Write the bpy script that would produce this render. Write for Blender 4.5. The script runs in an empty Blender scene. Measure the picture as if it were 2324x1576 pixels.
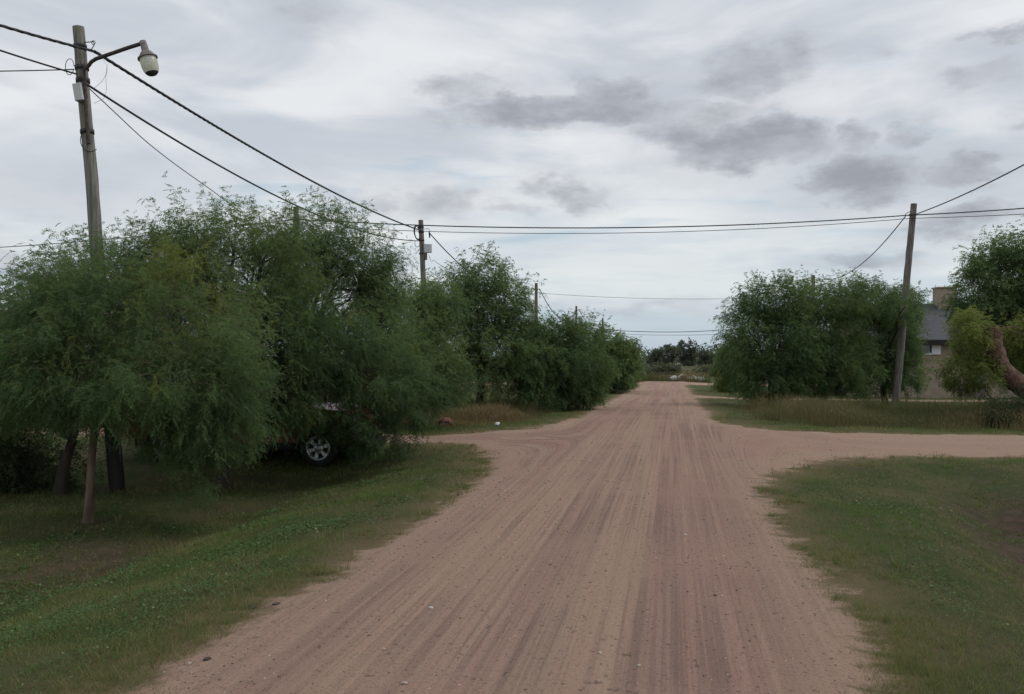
import bpy, math, random
import numpy as np
from mathutils import Vector

# ------------------------------------------------------------------ camera, world, sun, exposure
sc = bpy.context.scene
F = 1870.0; CX = 1162.0; HY = 808.0; EYE = 1.7      # survey of the photograph (focal length, horizon, eye height)
TH = math.atan(363.0 / F)                            # the camera looks a little left of the road's direction (+Y)
cam_d = bpy.data.cameras.new('camera'); cam = bpy.data.objects.new('camera', cam_d)
sc.collection.objects.link(cam); sc.camera = cam
cam.location = (0, 0, EYE); cam.rotation_euler = (math.radians(90), 0, TH)
cam_d.sensor_width = 36; cam_d.lens = 36 * F / 2324; cam_d.shift_y = 20 / 2324
cam_d.clip_start = 0.05; cam_d.clip_end = 3000
sc.view_settings.view_transform = 'Standard'; sc.view_settings.look = 'None'
sc.view_settings.exposure = 0.0; sc.view_settings.gamma = 1
sc.view_settings.use_curve_mapping = False
sc.render.engine = 'CYCLES'
sc.cycles.max_bounces = 8; sc.cycles.diffuse_bounces = 5; sc.cycles.transparent_max_bounces = 8
SUN_EL, SUN_AZ = 52.0, 70.0                          # degrees; azimuth clockwise from +Y

FWD = np.array([-math.sin(TH), math.cos(TH), 0.0]); RGT = np.array([math.cos(TH), math.sin(TH), 0.0])


def build_world():
    w = bpy.data.worlds.new('World'); sc.world = w; w.use_nodes = True
    nt = w.node_tree; nt.nodes.clear()
    N = nt.nodes.new; L = nt.links.new
    out = N('ShaderNodeOutputWorld'); bg = N('ShaderNodeBackground'); bg.inputs[1].default_value = 0.1
    L(bg.outputs[0], out.inputs[0])
    sky = N('ShaderNodeTexSky'); sky.sky_type = 'NISHITA'; sky.sun_disc = False
    sky.sun_elevation = math.radians(SUN_EL); sky.sun_rotation = math.radians(SUN_AZ)
    sky.air_density = 1.0; sky.dust_density = 2.0

    def math_(op, a, b=None, clamp=False):
        n = N('ShaderNodeMath'); n.operation = op; n.use_clamp = clamp
        for i, v in enumerate((a, b)):
            if v is None: continue
            if isinstance(v, (int, float)): n.inputs[i].default_value = v
            else: L(v, n.inputs[i])
        return n.outputs[0]

    def mix(f, a, b):
        n = N('ShaderNodeMix'); n.data_type = 'RGBA'
        for s, v in ((0, f), (6, a), (7, b)):
            if isinstance(v, (int, float)): n.inputs[s].default_value = v
            elif isinstance(v, tuple): n.inputs[s].default_value = (*v, 1)
            else: L(v, n.inputs[s])
        return n.outputs[2]

    def smooth(v, a, b, lo=0.0, hi=1.0):
        n = N('ShaderNodeMapRange'); n.interpolation_type = 'SMOOTHSTEP'
        L(v, n.inputs[0]); n.inputs[1].default_value = a; n.inputs[2].default_value = b
        n.inputs[3].default_value = lo; n.inputs[4].default_value = hi
        return n.outputs[0]

    tc = N('ShaderNodeTexCoord'); sx = N('ShaderNodeSeparateXYZ'); L(tc.outputs['Generated'], sx.inputs[0])
    az = math_('ARCTAN2', sx.outputs[0], sx.outputs[1])
    el = math_('ARCSINE', sx.outputs[2])
    A0 = -TH + math.atan(-1230 / F); W = math.radians(90)
    # the cloud field repeats (mirrored) all round the horizon
    azr = math_('PINGPONG', math_('SUBTRACT', az, A0), W)
    cv = N('ShaderNodeCombineXYZ'); L(azr, cv.inputs[0]); L(math_('MULTIPLY', el, 2.2), cv.inputs[1])

    def noise(scale, detail, rough, off=0.0, dist=0.0, sy=None):
        m = N('ShaderNodeMapping'); L(cv.outputs[0], m.inputs[0])
        m.inputs['Location'].default_value = (off, off * 1.7, off * 0.3)
        m.inputs['Scale'].default_value = (1, sy or 1, 1)
        n = N('ShaderNodeTexNoise'); L(m.outputs[0], n.inputs['Vector'])
        n.inputs['Scale'].default_value = scale; n.inputs['Detail'].default_value = detail
        n.inputs['Roughness'].default_value = rough; n.inputs['Distortion'].default_value = dist
        return n.outputs[0]
    wx = math_('ADD', math_('MULTIPLY', math_('SUBTRACT', noise(7, 4, .6, 3.1), .5), .12), azr)
    wy = math_('ADD', math_('MULTIPLY', math_('SUBTRACT', noise(8, 4, .6, 7.7), .5), .055), el)
    wx = math_('ADD', wx, math_('MULTIPLY', math_('SUBTRACT', noise(24, 4, .6, 33.0), .5), .055))
    wy = math_('ADD', wy, math_('MULTIPLY', math_('SUBTRACT', noise(26, 4, .6, 37.0), .5), .030))
    puffs = [(1050, 205, 105, 32, .6), (1000, 262, 70, 18, .4), (1250, 252, 200, 36, .95), (1385, 212, 85, 42, .8),
             (1700, 155, 110, 55, .75), (1820, 120, 70, 40, .6), (1560, 305, 120, 34, .7), (1700, 330, 150, 52, 1.0),
             (1640, 255, 120, 30, .6), (1960, 402, 115, 46, 1.0), (1940, 318, 55, 30, .7), (2085, 298, 48, 28, .6),
             (2170, 390, 80, 36, .9), (2160, 497, 130, 33, .8), (1950, 582, 95, 19, .6), (865, 455, 85, 28, .55),
             (1020, 458, 85, 38, .5), (1240, 430, 60, 24, .55), (1325, 445, 60, 28, .6), (1180, 478, 80, 16, .4),
             (2240, 165, 90, 26, .5), (2290, 62, 90, 18, .6), (705, 25, 65, 26, .4), (10, 590, 70, 34, .5),
             (1450, 692, 160, 16, .35), (1500, 268, 130, 30, .6), (1420, 262, 90, 30, .7), (1600, 285, 90, 30, .65), (1800, 340, 90, 40, .7), (2010, 120, 26, 14, .35), (2325, 262, 34, 26, .5), (120, 420, 140, 40, .15), (2700, 430, 150, 45, .8), (3000, 250, 160, 60, .7), (3300, 480, 170, 45, .6)]
    dens = None; wide = None
    for px, py, rx, ry, s in puffs:
        a = math.atan((px - CX) / F); ca = math.cos(a)
        e = math.atan((HY - py) / F * ca)
        ra = rx / F * ca * ca * 1.5; re = ry / F * ca * 1.5
        az_p = -TH + a - A0
        dx = math_('MULTIPLY', math_('SUBTRACT', wx, az_p), 1 / ra)
        dy = math_('MULTIPLY', math_('SUBTRACT', wy, e), 1 / re)
        d = math_('SUBTRACT', 1.0, math_('ADD', math_('MULTIPLY', dx, dx), math_('MULTIPLY', dy, dy)))
        u_ = math_('ADD', d, (s - 1) * 1.2); wide = u_ if wide is None else math_('MAXIMUM', wide, u_)
        d = math_('MULTIPLY', math_('MAXIMUM', d, 0.0), s)
        dens = d if dens is None else math_('MAXIMUM', dens, d)
    puff = math_('ADD', dens, math_('MULTIPLY', math_('SUBTRACT', noise(15, 7, .66, 1.3), .5), .95))
    puff = math_('MULTIPLY', smooth(puff, .06, .95), smooth(dens, .0, .45))
    # high veil: soft bright and grey bands
    veil = noise(3.2, 5, .5, 11.0, .6, 1.5)
    c = mix(smooth(veil, .36, .64), (5.6, 6.0, 6.65), (7.95, 8.2, 8.5))
    low = smooth(el, .02, .28)
    c = mix(low, mix(smooth(noise(4.2, 4, .55, 5.0, .3, 3.0), .38, .62), (6.1, 6.95, 7.45), (7.85, 8.3, 8.35)), c)
    c = mix(smooth(el, .0, .10), (4.9, 5.75, 6.5), c)
    # slivers of clear sky
    clear = math_('MULTIPLY', smooth(noise(5.5, 4, .5, 21.0, .5, 2.6), .56, .72), smooth(el, .42, .06, 0.0, .75))
    c = mix(clear, c, mix(.6, sky.outputs[0], (5.2, 6.9, 8.0)))
    halo = math_('ADD', wide, math_('MULTIPLY', math_('SUBTRACT', noise(9, 6, .6, 17.0, .3), .5), 3.2))
    c = mix(math_('MULTIPLY', smooth(halo, -2.0, .8), .34), c, (5.0, 5.25, 5.8))
    c = mix(math_('MULTIPLY', puff, .92), c, mix(smooth(noise(13, 5, .6, 41.0), .36, .66), (3.2, 3.38, 3.82), (4.4, 4.65, 5.15)))
    L(c, bg.inputs[0])


build_world()
sd = bpy.data.lights.new('sun', 'SUN'); sd.energy = 1.3; sd.angle = math.radians(28); sd.color = (1, .96, .9)
so = bpy.data.objects.new('sun', sd); sc.collection.objects.link(so)
_se, _sa = math.radians(SUN_EL), math.radians(SUN_AZ)
so.rotation_euler = Vector((math.sin(_sa) * math.cos(_se), math.cos(_sa) * math.cos(_se), math.sin(_se))).to_track_quat('Z', 'Y').to_euler()

# ------------------------------------------------------------------ noise and terrain functions
rng = np.random.default_rng(7)
random.seed(7)


def _h(i, j, k, s):
    n = (i.astype(np.int64) * 374761393 + j.astype(np.int64) * 668265263 + k.astype(np.int64) * 2147483647 + s * 974634777) & 0xffffffff
    n = ((n ^ (n >> 13)) * 1274126177) & 0xffffffff
    n = ((n ^ (n >> 16)) * 2246822519) & 0xffffffff
    return ((n ^ (n >> 15)) & 0xffffff) / float(0xffffff)


def vn3(x, y, z, s=0):
    x = np.asarray(x, float); y = np.asarray(y, float) + 0 * x; z = np.asarray(z, float) + 0 * x
    i = np.floor(x); j = np.floor(y); k = np.floor(z)
    u, v, w = x - i, y - j, z - k
    u, v, w = [t * t * (3 - 2 * t) for t in (u, v, w)]
    i, j, k = i.astype(np.int64), j.astype(np.int64), k.astype(np.int64)
    r = 0
    for a in (0, 1):
        for b in (0, 1):
            for c in (0, 1):
                r = r + _h(i + a, j + b, k + c, s) * (u if a else 1 - u) * (v if b else 1 - v) * (w if c else 1 - w)
    return r


def fbm(x, y, z=0.0, o=4, s=0):
    r = 0; a = .5; t = 0
    for q in range(o):
        r = r + a * vn3(np.asarray(x) * 2 ** q, np.asarray(y) * 2 ** q, np.asarray(z) * 2 ** q + q * 5.3, s + q); t += a; a *= .5
    return r / t


def sst(x, a, b):
    t = np.clip((np.asarray(x, float) - a) / (b - a), 0, 1)
    return t * t * (3 - 2 * t)


def smax(a, b, k):
    h = np.maximum(k - np.abs(a - b), 0) / k
    return np.maximum(a, b) + h * h * k / 4


LE, RE = -2.62, 1.10          # road edges


def road_sdf(X, Y, rough=True):
    X = np.asarray(X, float); Y = np.asarray(Y, float)
    n1 = (fbm(X * .7, Y * .45, 0, 3, 11) - .5) * .55
    n2 = (fbm(X * 2.6, Y * 2.2, 0, 3, 15) - .5) * .40
    main = np.minimum(X - LE, RE - X)
    main = np.where(Y > 88, -np.abs(Y - 88) + np.minimum(main, 0), main)
    right = np.minimum(np.minimum(Y - (14.95 + .20 * np.clip(X - 1.5, 0, 12)), (19.5 + .07 * np.clip(X, 0, 40)) - Y), X + .5)
    yl = Y + .02 * X
    left = np.minimum(np.minimum(yl - 16.0, 17.6 - yl), -X - 1.0)
    tj = np.minimum(Y - 78, 87 - Y)
    drive = np.minimum(np.minimum(Y - 41.0, 43.6 - Y), X) - sst(X, 2, 7) * .2
    d = smax(main, right, 4.0)
    d = smax(d, left, 3.4)
    d = smax(d, tj, 5.0)
    d = smax(d, drive, 1.5)
    return d + n1 + n2 if rough else d


def zg(X, Y, detail=True):
    X = np.asarray(X, float); Y = np.asarray(Y, float)
    z = -1.03 * sst(Y, 16, 96) * 1.0
    z = np.where(Y > 22, -1.03 * np.clip((Y - 22) / 63, 0, 1), 0) * .85 + z * .15
    junc = sst(np.abs(Y - 17.6), 2.0, 5.0)
    near = 1 - sst(Y, 11, 16)
    tl = LE - X; tr = X - RE
    lw = (.16 + .32 * near) * (.35 + .65 * junc)
    lw = np.where(Y < 13, np.maximum(lw, .48), lw)
    left = -lw * sst(tl, -.1, 3.4) - .10 * np.exp(-((X + 5.95) / .55) ** 2) * near + .05 * np.exp(-((X + 4.3) / .8) ** 2) * near
    right = -(.10 + .06 * near) * sst(tr, 0, 2.5) * (.4 + .6 * junc) - .40 * np.exp(-((X - 3.75 - .16 * (Y - 9)) / .75) ** 2) * (1 - sst(Y, 10.5, 14.5)) * sst(Y, 3.5, 7)
    z = z + np.where(X < (LE + RE) / 2, left, right)
    if detail:
        sd_ = road_sdf(X, Y)
        ver = sst(-sd_, .0, .8)
        z = z + ver * ((fbm(X * .9, Y * .9, 0, 3, 31) - .5) * .10 + (fbm(X * 4, Y * 4, 0, 2, 35) - .5) * .035)
        z = z + (1 - ver) * ((fbm(X * 3.0, Y * .09, 0, 3, 41) - .5) * .055 + (fbm(X * 1.3, Y * 1.1, 0, 3, 45) - .5) * .022) * sst(60 - Y, 0, 20)
        z = z - .02 * sst(-sd_, -.25, .05) * (1 - ver)
    return z


def at(x, y, D):
    """the point of the place seen at survey coordinates x, y and standing D metres away"""
    return np.array([0, 0, EYE]) + D * FWD + (x - CX) / F * D * RGT + np.array([0, 0, (HY - y) / F * D])


def gp(x, y):
    """where the sight line through x, y meets the terrain"""
    lo, hi = 2.0, 400.0
    ds = np.geomspace(lo, hi, 900)
    P = np.array([at(x, y, d) for d in ds])
    below = P[:, 2] < zg(P[:, 0], P[:, 1], False)
    i = int(np.argmax(below)) if below.any() else len(ds) - 1
    p = P[i].copy(); p[2] = float(zg(p[0], p[1]))
    return p


def depth(p):
    return float(np.dot(np.asarray(p)[:2], FWD[:2]))


# ------------------------------------------------------------------ object helpers
COL = sc.collection


def tag(o, label=None, cat=None, group=None, kind=None):
    if label: o['label'] = label
    if cat: o['category'] = cat
    if group: o['group'] = group
    if kind: o['kind'] = kind
    return o


def thing(name, loc, label, cat, group=None, rz=0.0):
    o = bpy.data.objects.new(name, None); COL.objects.link(o)
    o.location = tuple(loc); o.rotation_euler = (0, 0, rz); o.empty_display_size = .2
    return tag(o, label, cat, group)


def link(name, me, mat, parent=None, world=True):
    o = bpy.data.objects.new(name, me); COL.objects.link(o)
    if mat is not None:
        for m in (mat if isinstance(mat, (list, tuple)) else [mat]): me.materials.append(m)
    if parent is not None:
        o.parent = parent
        if world:   # the vertices were given in world coordinates
            from mathutils import Matrix
            top = parent
            loc = Vector((0, 0, 0)); rz = 0
            if parent.parent is None:
                o.matrix_parent_inverse = Matrix.Translation(parent.location) .inverted() if parent.rotation_euler.z == 0 else (Matrix.Translation(parent.location) @ Matrix.Rotation(parent.rotation_euler.z, 4, 'Z')).inverted()
            # a mesh part sits at the same world frame as its own vertices: sub-parts need no inverse
    return o


class MB:
    def __init__(s): s.v = []; s.f = []; s.sm = []

    def add(s, vs, fs, smooth=False):
        b = len(s.v); s.v += [tuple(map(float, p)) for p in vs]
        s.f += [tuple(b + i for i in f) for f in fs]; s.sm += [smooth] * len(fs)

    def box(s, c, h, ax=None, bev=0.0):
        ax = ax or ((1, 0, 0), (0, 1, 0), (0, 0, 1))
        A = [np.array(a, float) for a in ax]; c = np.array(c, float)
        if bev <= 0:
            vs = [c + A[0] * sx * h[0] + A[1] * sy * h[1] + A[2] * sz * h[2] for sx in (-1, 1) for sy in (-1, 1) for sz in (-1, 1)]
            s.add(vs, [(0, 1, 3, 2), (4, 6, 7, 5), (0, 4, 5, 1), (2, 3, 7, 6), (0, 2, 6, 4), (1, 5, 7, 3)])
        else:
            vs = []
            for sx in (-1, 1):
                for sy in (-1, 1):
                    for sz in (-1, 1):
                        for q in range(3):
                            hh = [h[i] - (0 if i == q else bev) for i in range(3)]
                            vs.append(c + A[0] * sx * hh[0] + A[1] * sy * hh[1] + A[2] * sz * hh[2])
            idx = lambda sx, sy, sz, q: ((sx > 0) * 4 + (sy > 0) * 2 + (sz > 0)) * 3 + q
            fs = []
            for q in range(3):
                o1, o2 = [(1, 2), (2, 0), (0, 1)][q]
                for sg in (-1, 1):
                    ring = []
                    for a, b in ((-1, -1), (1, -1), (1, 1), (-1, 1)):
                        t = [0, 0, 0]; t[q] = sg; t[o1] = a; t[o2] = b
                        ring.append(idx(*t, q))
                    fs.append(tuple(ring if sg > 0 else ring[::-1]))
            for q in range(3):
                o1, o2 = [(1, 2), (2, 0), (0, 1)][q]
                for a in (-1, 1):
                    for b in (-1, 1):
                        r = []
                        for sg, qq in ((-1, o1), (1, o1), (1, o2), (-1, o2)):
                            t = [0, 0, 0]; t[q] = sg; t[o1] = a; t[o2] = b
                            r.append(idx(*t, qq))
                        fs.append(tuple(r))
            for sx in (-1, 1):
                for sy in (-1, 1):
                    for sz in (-1, 1):
                        fs.append((idx(sx, sy, sz, 0), idx(sx, sy, sz, 1), idx(sx, sy, sz, 2)))
            s.add(vs, fs)

    def tube(s, pts, rad, n=6, cap=True, smooth=True, jit=0.0, up=None):
        P = np.array(pts, float); R = np.broadcast_to(np.array(rad, float), (len(P),))
        T = np.gradient(P, axis=0); T /= np.linalg.norm(T, axis=1)[:, None] + 1e-9
        ref = np.array(up if up is not None else ((0, 0, 1) if abs(T[0][2]) < .9 else (1, 0, 0)), float)
        a = np.cross(T[0], ref); a /= np.linalg.norm(a)
        vs = []
        for k in range(len(P)):
            a = a - T[k] * np.dot(a, T[k]); a /= np.linalg.norm(a) + 1e-9
            b = np.cross(T[k], a)
            for q in range(n):
                ang = 2 * math.pi * q / n
                r = R[k] * (1 + (random.uniform(-jit, jit) if jit else 0))
                vs.append(P[k] + r * (math.cos(ang) * a + math.sin(ang) * b))
        fs = []
        for k in range(len(P) - 1):
            for q in range(n):
                fs.append((k * n + q, k * n + (q + 1) % n, (k + 1) * n + (q + 1) % n, (k + 1) * n + q))
        s.add(vs, fs, smooth)
        if cap:
            s.add([vs[q] for q in range(n)], [tuple(range(n))[::-1]]); m = (len(P) - 1) * n
            s.add([vs[m + q] for q in range(n)], [tuple(range(n))])

    def lathe(s, o, axis, prof, n=20, ref=(0, 0, 1)):
        o = np.array(o, float); ax = np.array(axis, float); ax /= np.linalg.norm(ax)
        ref = np.array(ref, float)
        if abs(np.dot(ref, ax)) > .95: ref = np.array((1., 0, 0))
        a = np.cross(ax, ref); a /= np.linalg.norm(a); b = np.cross(ax, a)
        vs = []
        for h, r in prof:
            for q in range(n):
                t = 2 * math.pi * q / n; vs.append(o + ax * h + r * (math.cos(t) * a + math.sin(t) * b))
        fs = [(k * n + q, k * n + (q + 1) % n, (k + 1) * n + (q + 1) % n, (k + 1) * n + q) for k in range(len(prof) - 1) for q in range(n)]
        s.add(vs, fs, True)

    def build(s, name, mat, parent=None):
        me = bpy.data.meshes.new(name); me.from_pydata(s.v, [], s.f); me.update()
        me.polygons.foreach_set('use_smooth', s.sm)
        return link(name, me, mat, parent)


def tri_mesh(name, V, nv, attrs=None, mat_idx=None, smooth=False):
    """V: (n*nv, 3) soup of n polygons with nv corners"""
    V = np.ascontiguousarray(V, dtype=np.float32).reshape(-1, 3); n = len(V) // nv
    me = bpy.data.meshes.new(name)
    me.vertices.add(len(V)); me.vertices.foreach_set('co', V.ravel())
    me.loops.add(len(V)); me.loops.foreach_set('vertex_index', np.arange(len(V), dtype=np.int32))
    me.polygons.add(n); me.polygons.foreach_set('loop_start', np.arange(0, len(V), nv, dtype=np.int32))
    if mat_idx is not None: me.polygons.foreach_set('material_index', np.ascontiguousarray(mat_idx, dtype=np.int32))
    for k, a in (attrs or {}).items():
        at_ = me.attributes.new(k, 'FLOAT', 'POINT'); at_.data.foreach_set('value', np.ascontiguousarray(a, dtype=np.float32))
    me.update(calc_edges=True)
    return me


# ------------------------------------------------------------------ materials
def mat(name):
    m = bpy.data.materials.new(name); m.use_nodes = True
    nt = m.node_tree
    b = nt.nodes['Principled BSDF']
    return m, nt, b


class NT:
    def __init__(s, nt): s.nt = nt

    def n(s, t, **k):
        q = s.nt.nodes.new(t)
        for a, v in k.items(): setattr(q, a, v)
        return q

    def l(s, a, b): s.nt.links.new(a, b)

    def put(s, sock, v):
        if isinstance(v, (int, float)): sock.default_value = v
        elif isinstance(v, tuple): sock.default_value = (*v, 1) if len(v) == 3 and sock.type == 'RGBA' else v
        else: s.l(v, sock)

    def mix(s, f, a, b, blend='MIX'):
        q = s.n('ShaderNodeMix', data_type='RGBA', blend_type=blend)
        s.put(q.inputs[0], f); s.put(q.inputs[6], a); s.put(q.inputs[7], b); return q.outputs[2]

    def math(s, op, a, b=None, clamp=False):
        q = s.n('ShaderNodeMath', operation=op, use_clamp=clamp); s.put(q.inputs[0], a)
        if b is not None: s.put(q.inputs[1], b)
        return q.outputs[0]

    def noise(s, scale, detail=4, rough=.55, vec=None, sc_=(1, 1, 1), dist=0, loc=(0, 0, 0)):
        if vec is None:
            g = s.n('ShaderNodeNewGeometry'); vec = g.outputs['Position']
        m = s.n('ShaderNodeMapping'); s.l(vec, m.inputs[0]); m.inputs['Scale'].default_value = sc_; m.inputs['Location'].default_value = loc
        q = s.n('ShaderNodeTexNoise'); s.l(m.outputs[0], q.inputs['Vector'])
        q.inputs['Scale'].default_value = scale; q.inputs['Detail'].default_value = detail
        q.inputs['Roughness'].default_value = rough; q.inputs['Distortion'].default_value = dist
        return q.outputs[0]

    def sm(s, v, a, b, lo=0.0, hi=1.0):
        q = s.n('ShaderNodeMapRange', interpolation_type='SMOOTHSTEP'); s.put(q.inputs[0], v)
        q.inputs[1].default_value = a; q.inputs[2].default_value = b; q.inputs[3].default_value = lo; q.inputs[4].default_value = hi
        return q.outputs[0]

    def attr(s, name):
        q = s.n('ShaderNodeAttribute', attribute_name=name); return q.outputs['Fac']

    def bump(s, h, strength=.3, dist=.02, normal=None):
        q = s.n('ShaderNodeBump'); q.inputs['Strength'].default_value = strength; q.inputs['Distance'].default_value = dist
        s.l(h, q.inputs['Height'])
        if normal is not None: s.l(normal, q.inputs['Normal'])
        return q.outputs[0]


def plain(name, col, rough=.7, var=.25, scale=6, metal=0.0, sc_=(1, 1, 1), bump=.0, col2=None, spec=.4):
    m, nt, b = mat(name); t = NT(nt)
    nz = t.noise(scale, 5, .6, sc_=sc_)
    c2 = col2 or tuple(c * (1 - var) for c in col)
    b.inputs['Base Color'].default_value = (*col, 1)
    t.l(t.mix(t.sm(nz, .3, .7), c2, tuple(min(1, c * (1 + var * .6)) for c in col)), b.inputs['Base Color'])
    b.inputs['Roughness'].default_value = rough; b.inputs['Metallic'].default_value = metal
    b.inputs['Specular IOR Level'].default_value = spec
    if bump: t.l(t.bump(nz, bump, .02), b.inputs['Normal'])
    return m


M = {}


def mk_ground():
    m, nt, b = mat('earth'); t = NT(nt)
    sdf = t.attr('road'); track = t.attr('track'); soil = t.attr('soil')
    g = t.n('ShaderNodeNewGeometry'); sep = t.n('ShaderNodeSeparateXYZ'); t.l(g.outputs['Position'], sep.inputs[0])
    cmb = t.n('ShaderNodeCombineXYZ'); t.l(track, cmb.inputs[0]); t.l(t.attr('along'), cmb.inputs[1])
    tv = cmb.outputs[0]
    s1 = t.noise(1.0, 3, .5, tv, (1.5, .035, 1), .0)
    s2 = t.noise(1.0, 3, .55, tv, (4.2, .05, 1), .0, (3, 9, 0))
    s3 = t.noise(1.0, 3, .5, tv, (2.2, .05, 1), .0, (13, 2, 0))
    s4 = t.noise(1.0, 3, .6, tv, (9.0, .10, 1), .0, (23, 5, 0))
    s5 = t.noise(1.0, 2, .6, tv, (21, .13, 1), .0, (43, 7, 0))
    fade = t.sm(t.noise(.55, 3, .55, loc=(31, 3, 0)), .36, .60, .35, 1.0)
    fade = t.math('MULTIPLY', fade, t.sm(sep.outputs[0], .6, 1.7, 1.0, .22))
    blot = t.noise(1.1, 5, .6)
    grit = t.noise(38, 4, .75)
    grit2 = t.noise(130, 3, .8)
    speck = t.noise(19, 3, .6, sc_=(1, .8, 1), loc=(4, 4, 4))
    pink = (.330, .203, .163); tan = (.362, .244, .182); grey = (.190, .134, .110); red = (.272, .154, .124)
    c = t.mix(t.sm(s1, .36, .64), pink, tan)
    c = t.mix(t.math('MULTIPLY', t.math('MULTIPLY', t.sm(s2, .49, .65), .56), fade), c, grey)
    c = t.mix(t.math('MULTIPLY', t.math('MULTIPLY', t.sm(s3, .44, .62), .68), fade), c, red)
    c = t.mix(t.math('MULTIPLY', t.math('MULTIPLY', t.sm(s4, .50, .64), .46), fade), c, grey)
    c = t.mix(t.math('MULTIPLY', t.math('MULTIPLY', t.sm(s4, .47, .35), .45), fade), c, (.370, .272, .200))
    c = t.mix(t.math('MULTIPLY', t.sm(blot, .52, .72), .3), c, tan)
    c = t.mix(t.math('MULTIPLY', t.math('MULTIPLY', t.sm(s5, .50, .62), .42), fade), c, (.165, .114, .092))
    c = t.mix(t.math('MULTIPLY', t.math('MULTIPLY', t.sm(s5, .48, .37), .34), fade), c, (.400, .280, .212))
    c = t.mix(t.sm(sep.outputs[0], 1.5, 5.5, 0, .55), c, (.362, .262, .196))
    c = t.mix(t.sm(sdf, 1.0, .05, 0, .6), c, (.352, .246, .182))
    c = t.mix(t.math('MULTIPLY', t.sm(grit, .52, .68), .62), c, (.150, .105, .086))
    c = t.mix(t.math('MULTIPLY', t.sm(grit2, .56, .72), .5), c, (.40, .31, .24))
    c = t.mix(t.math('MULTIPLY', t.sm(speck, .62, .69), .7), c, (.115, .080, .066))
    # verge soil and turf base
    p1 = t.noise(.9, 5, .6, loc=(7, 1, 0)); p2 = t.noise(5, 5, .65); p3 = t.noise(46, 3, .7)
    tc = t.mix(t.sm(p1, .40, .60), (.048, .068, .022), (.082, .084, .036))
    tc = t.mix(t.math('MULTIPLY', t.sm(p2, .52, .7), .6), tc, (.118, .088, .054))
    tc = t.mix(t.math('MULTIPLY', t.sm(p3, .5, .75), .5), tc, (.030, .028, .014))
    p4 = t.noise(95, 3, .75, sc_=(1, 1, .4), loc=(2, 8, 1))
    tc = t.mix(t.math('MULTIPLY', t.sm(p4, .52, .68), .6), tc, (.085, .095, .040))
    so_ = t.mix(t.sm(p2, .35, .65), (.052, .037, .027), (.092, .066, .047))
    tc = t.mix(t.math('MULTIPLY', soil, t.sm(p2, .2, .5), True), tc, so_)
    tc = t.mix(t.sm(sdf, -.75, .0, 0, .7), tc, (.17, .125, .072))
    edge = t.math('ADD', sdf, t.math('MULTIPLY', t.math('SUBTRACT', t.noise(3.2, 6, .68, sc_=(.55, 1.3, 1)), .5), 1.05))
    edge = t.math('ADD', edge, t.math('MULTIPLY', t.math('SUBTRACT', t.noise(20, 4, .7), .5), .35))
    t.l(t.mix(t.sm(edge, -.16, .14), tc, c), b.inputs['Base Color'])
    b.inputs['Roughness'].default_value = .95; b.inputs['Specular IOR Level'].default_value = .12
    h = t.math('ADD', t.math('MULTIPLY', grit, 1.0), t.math('ADD', t.math('MULTIPLY', grit2, .3), t.math('MULTIPLY', s4, 1.0)))
    t.l(t.bump(h, .8, .035), b.inputs['Normal'])
    return m


def mk_leaf(name, dark, mid, lite, yel, trans=.28):
    m, nt, b = mat(name); t = NT(nt)
    ti = t.attr('tint'); ye = t.attr('yellow')
    c = t.mix(t.sm(ti, .0, .5), dark, mid); c = t.mix(t.sm(ti, .5, 1.0), c, lite)
    c = t.mix(ye, c, yel)
    t.l(c, b.inputs['Base Color']); b.inputs['Roughness'].default_value = .62; b.inputs['Specular IOR Level'].default_value = .25
    tr = t.n('ShaderNodeBsdfTranslucent'); t.l(t.mix(.5, c, (.20, .30, .075)), tr.inputs[0])
    mx = t.n('ShaderNodeMixShader'); mx.inputs[0].default_value = trans
    t.l(b.outputs[0], mx.inputs[1]); t.l(tr.outputs[0], mx.inputs[2])
    t.l(mx.outputs[0], nt.nodes['Material Output'].inputs[0])
    return m


M['earth'] = mk_ground()
M['pepper'] = mk_leaf('pepper_leaf', (.050, .088, .044), (.092, .148, .062), (.152, .214, .090), (.250, .250, .045), .5)
M['far_leaf'] = mk_leaf('far_leaf', (.068, .080, .066), (.094, .106, .078), (.122, .132, .088), (.16, .14, .06), .2)
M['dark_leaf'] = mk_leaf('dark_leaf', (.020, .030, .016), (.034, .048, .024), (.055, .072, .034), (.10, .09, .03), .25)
M['grass'] = mk_leaf('grass_blade', (.060, .100, .022), (.092, .142, .032), (.145, .190, .058), (.270, .205, .105), .38)
M['clover'] = mk_leaf('clover_leaf', (.040, .078, .020), (.055, .105, .026), (.085, .135, .050), (.22, .26, .13), .2)
M['dry'] = mk_leaf('dry_grass', (.070, .070, .030), (.105, .098, .042), (.150, .125, .062), (.215, .140, .075), .25)
M['bark'] = plain('bark', (.055, .042, .033), .9, .5, 9, sc_=(1, 1, .25), bump=.6)
M['red_bark'] = plain('red_bark', (.140, .078, .056), .95, .65, 14, sc_=(1, 1, .6), bump=1.0)
M['pale_bark'] = plain('pale_bark', (.150, .110, .075), .9, .45, 10, sc_=(1, 1, .25), bump=.6)
M['pole'] = plain('weathered_pole', (.205, .195, .168), .9, .45, 26, sc_=(1, 1, .05), bump=.8)
M['pole_brown'] = plain('brown_pole', (.185, .165, .145), .9, .5, 24, sc_=(1, 1, .07), bump=.8)
M['cable'] = plain('black_cable', (.028, .028, .032), .65, .2, 10)
M['thin_cable'] = plain('grey_cable', (.075, .075, .082), .7, .2, 10)
M['rust'] = plain('rusty_steel', (.085, .060, .052), .8, .45, 18, col2=(.045, .036, .034))
M['iron'] = plain('dark_iron', (.045, .042, .042), .7, .3, 18)
M['zinc'] = plain('zinc_hood', (.190, .165, .155), .65, .35, 20)
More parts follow.
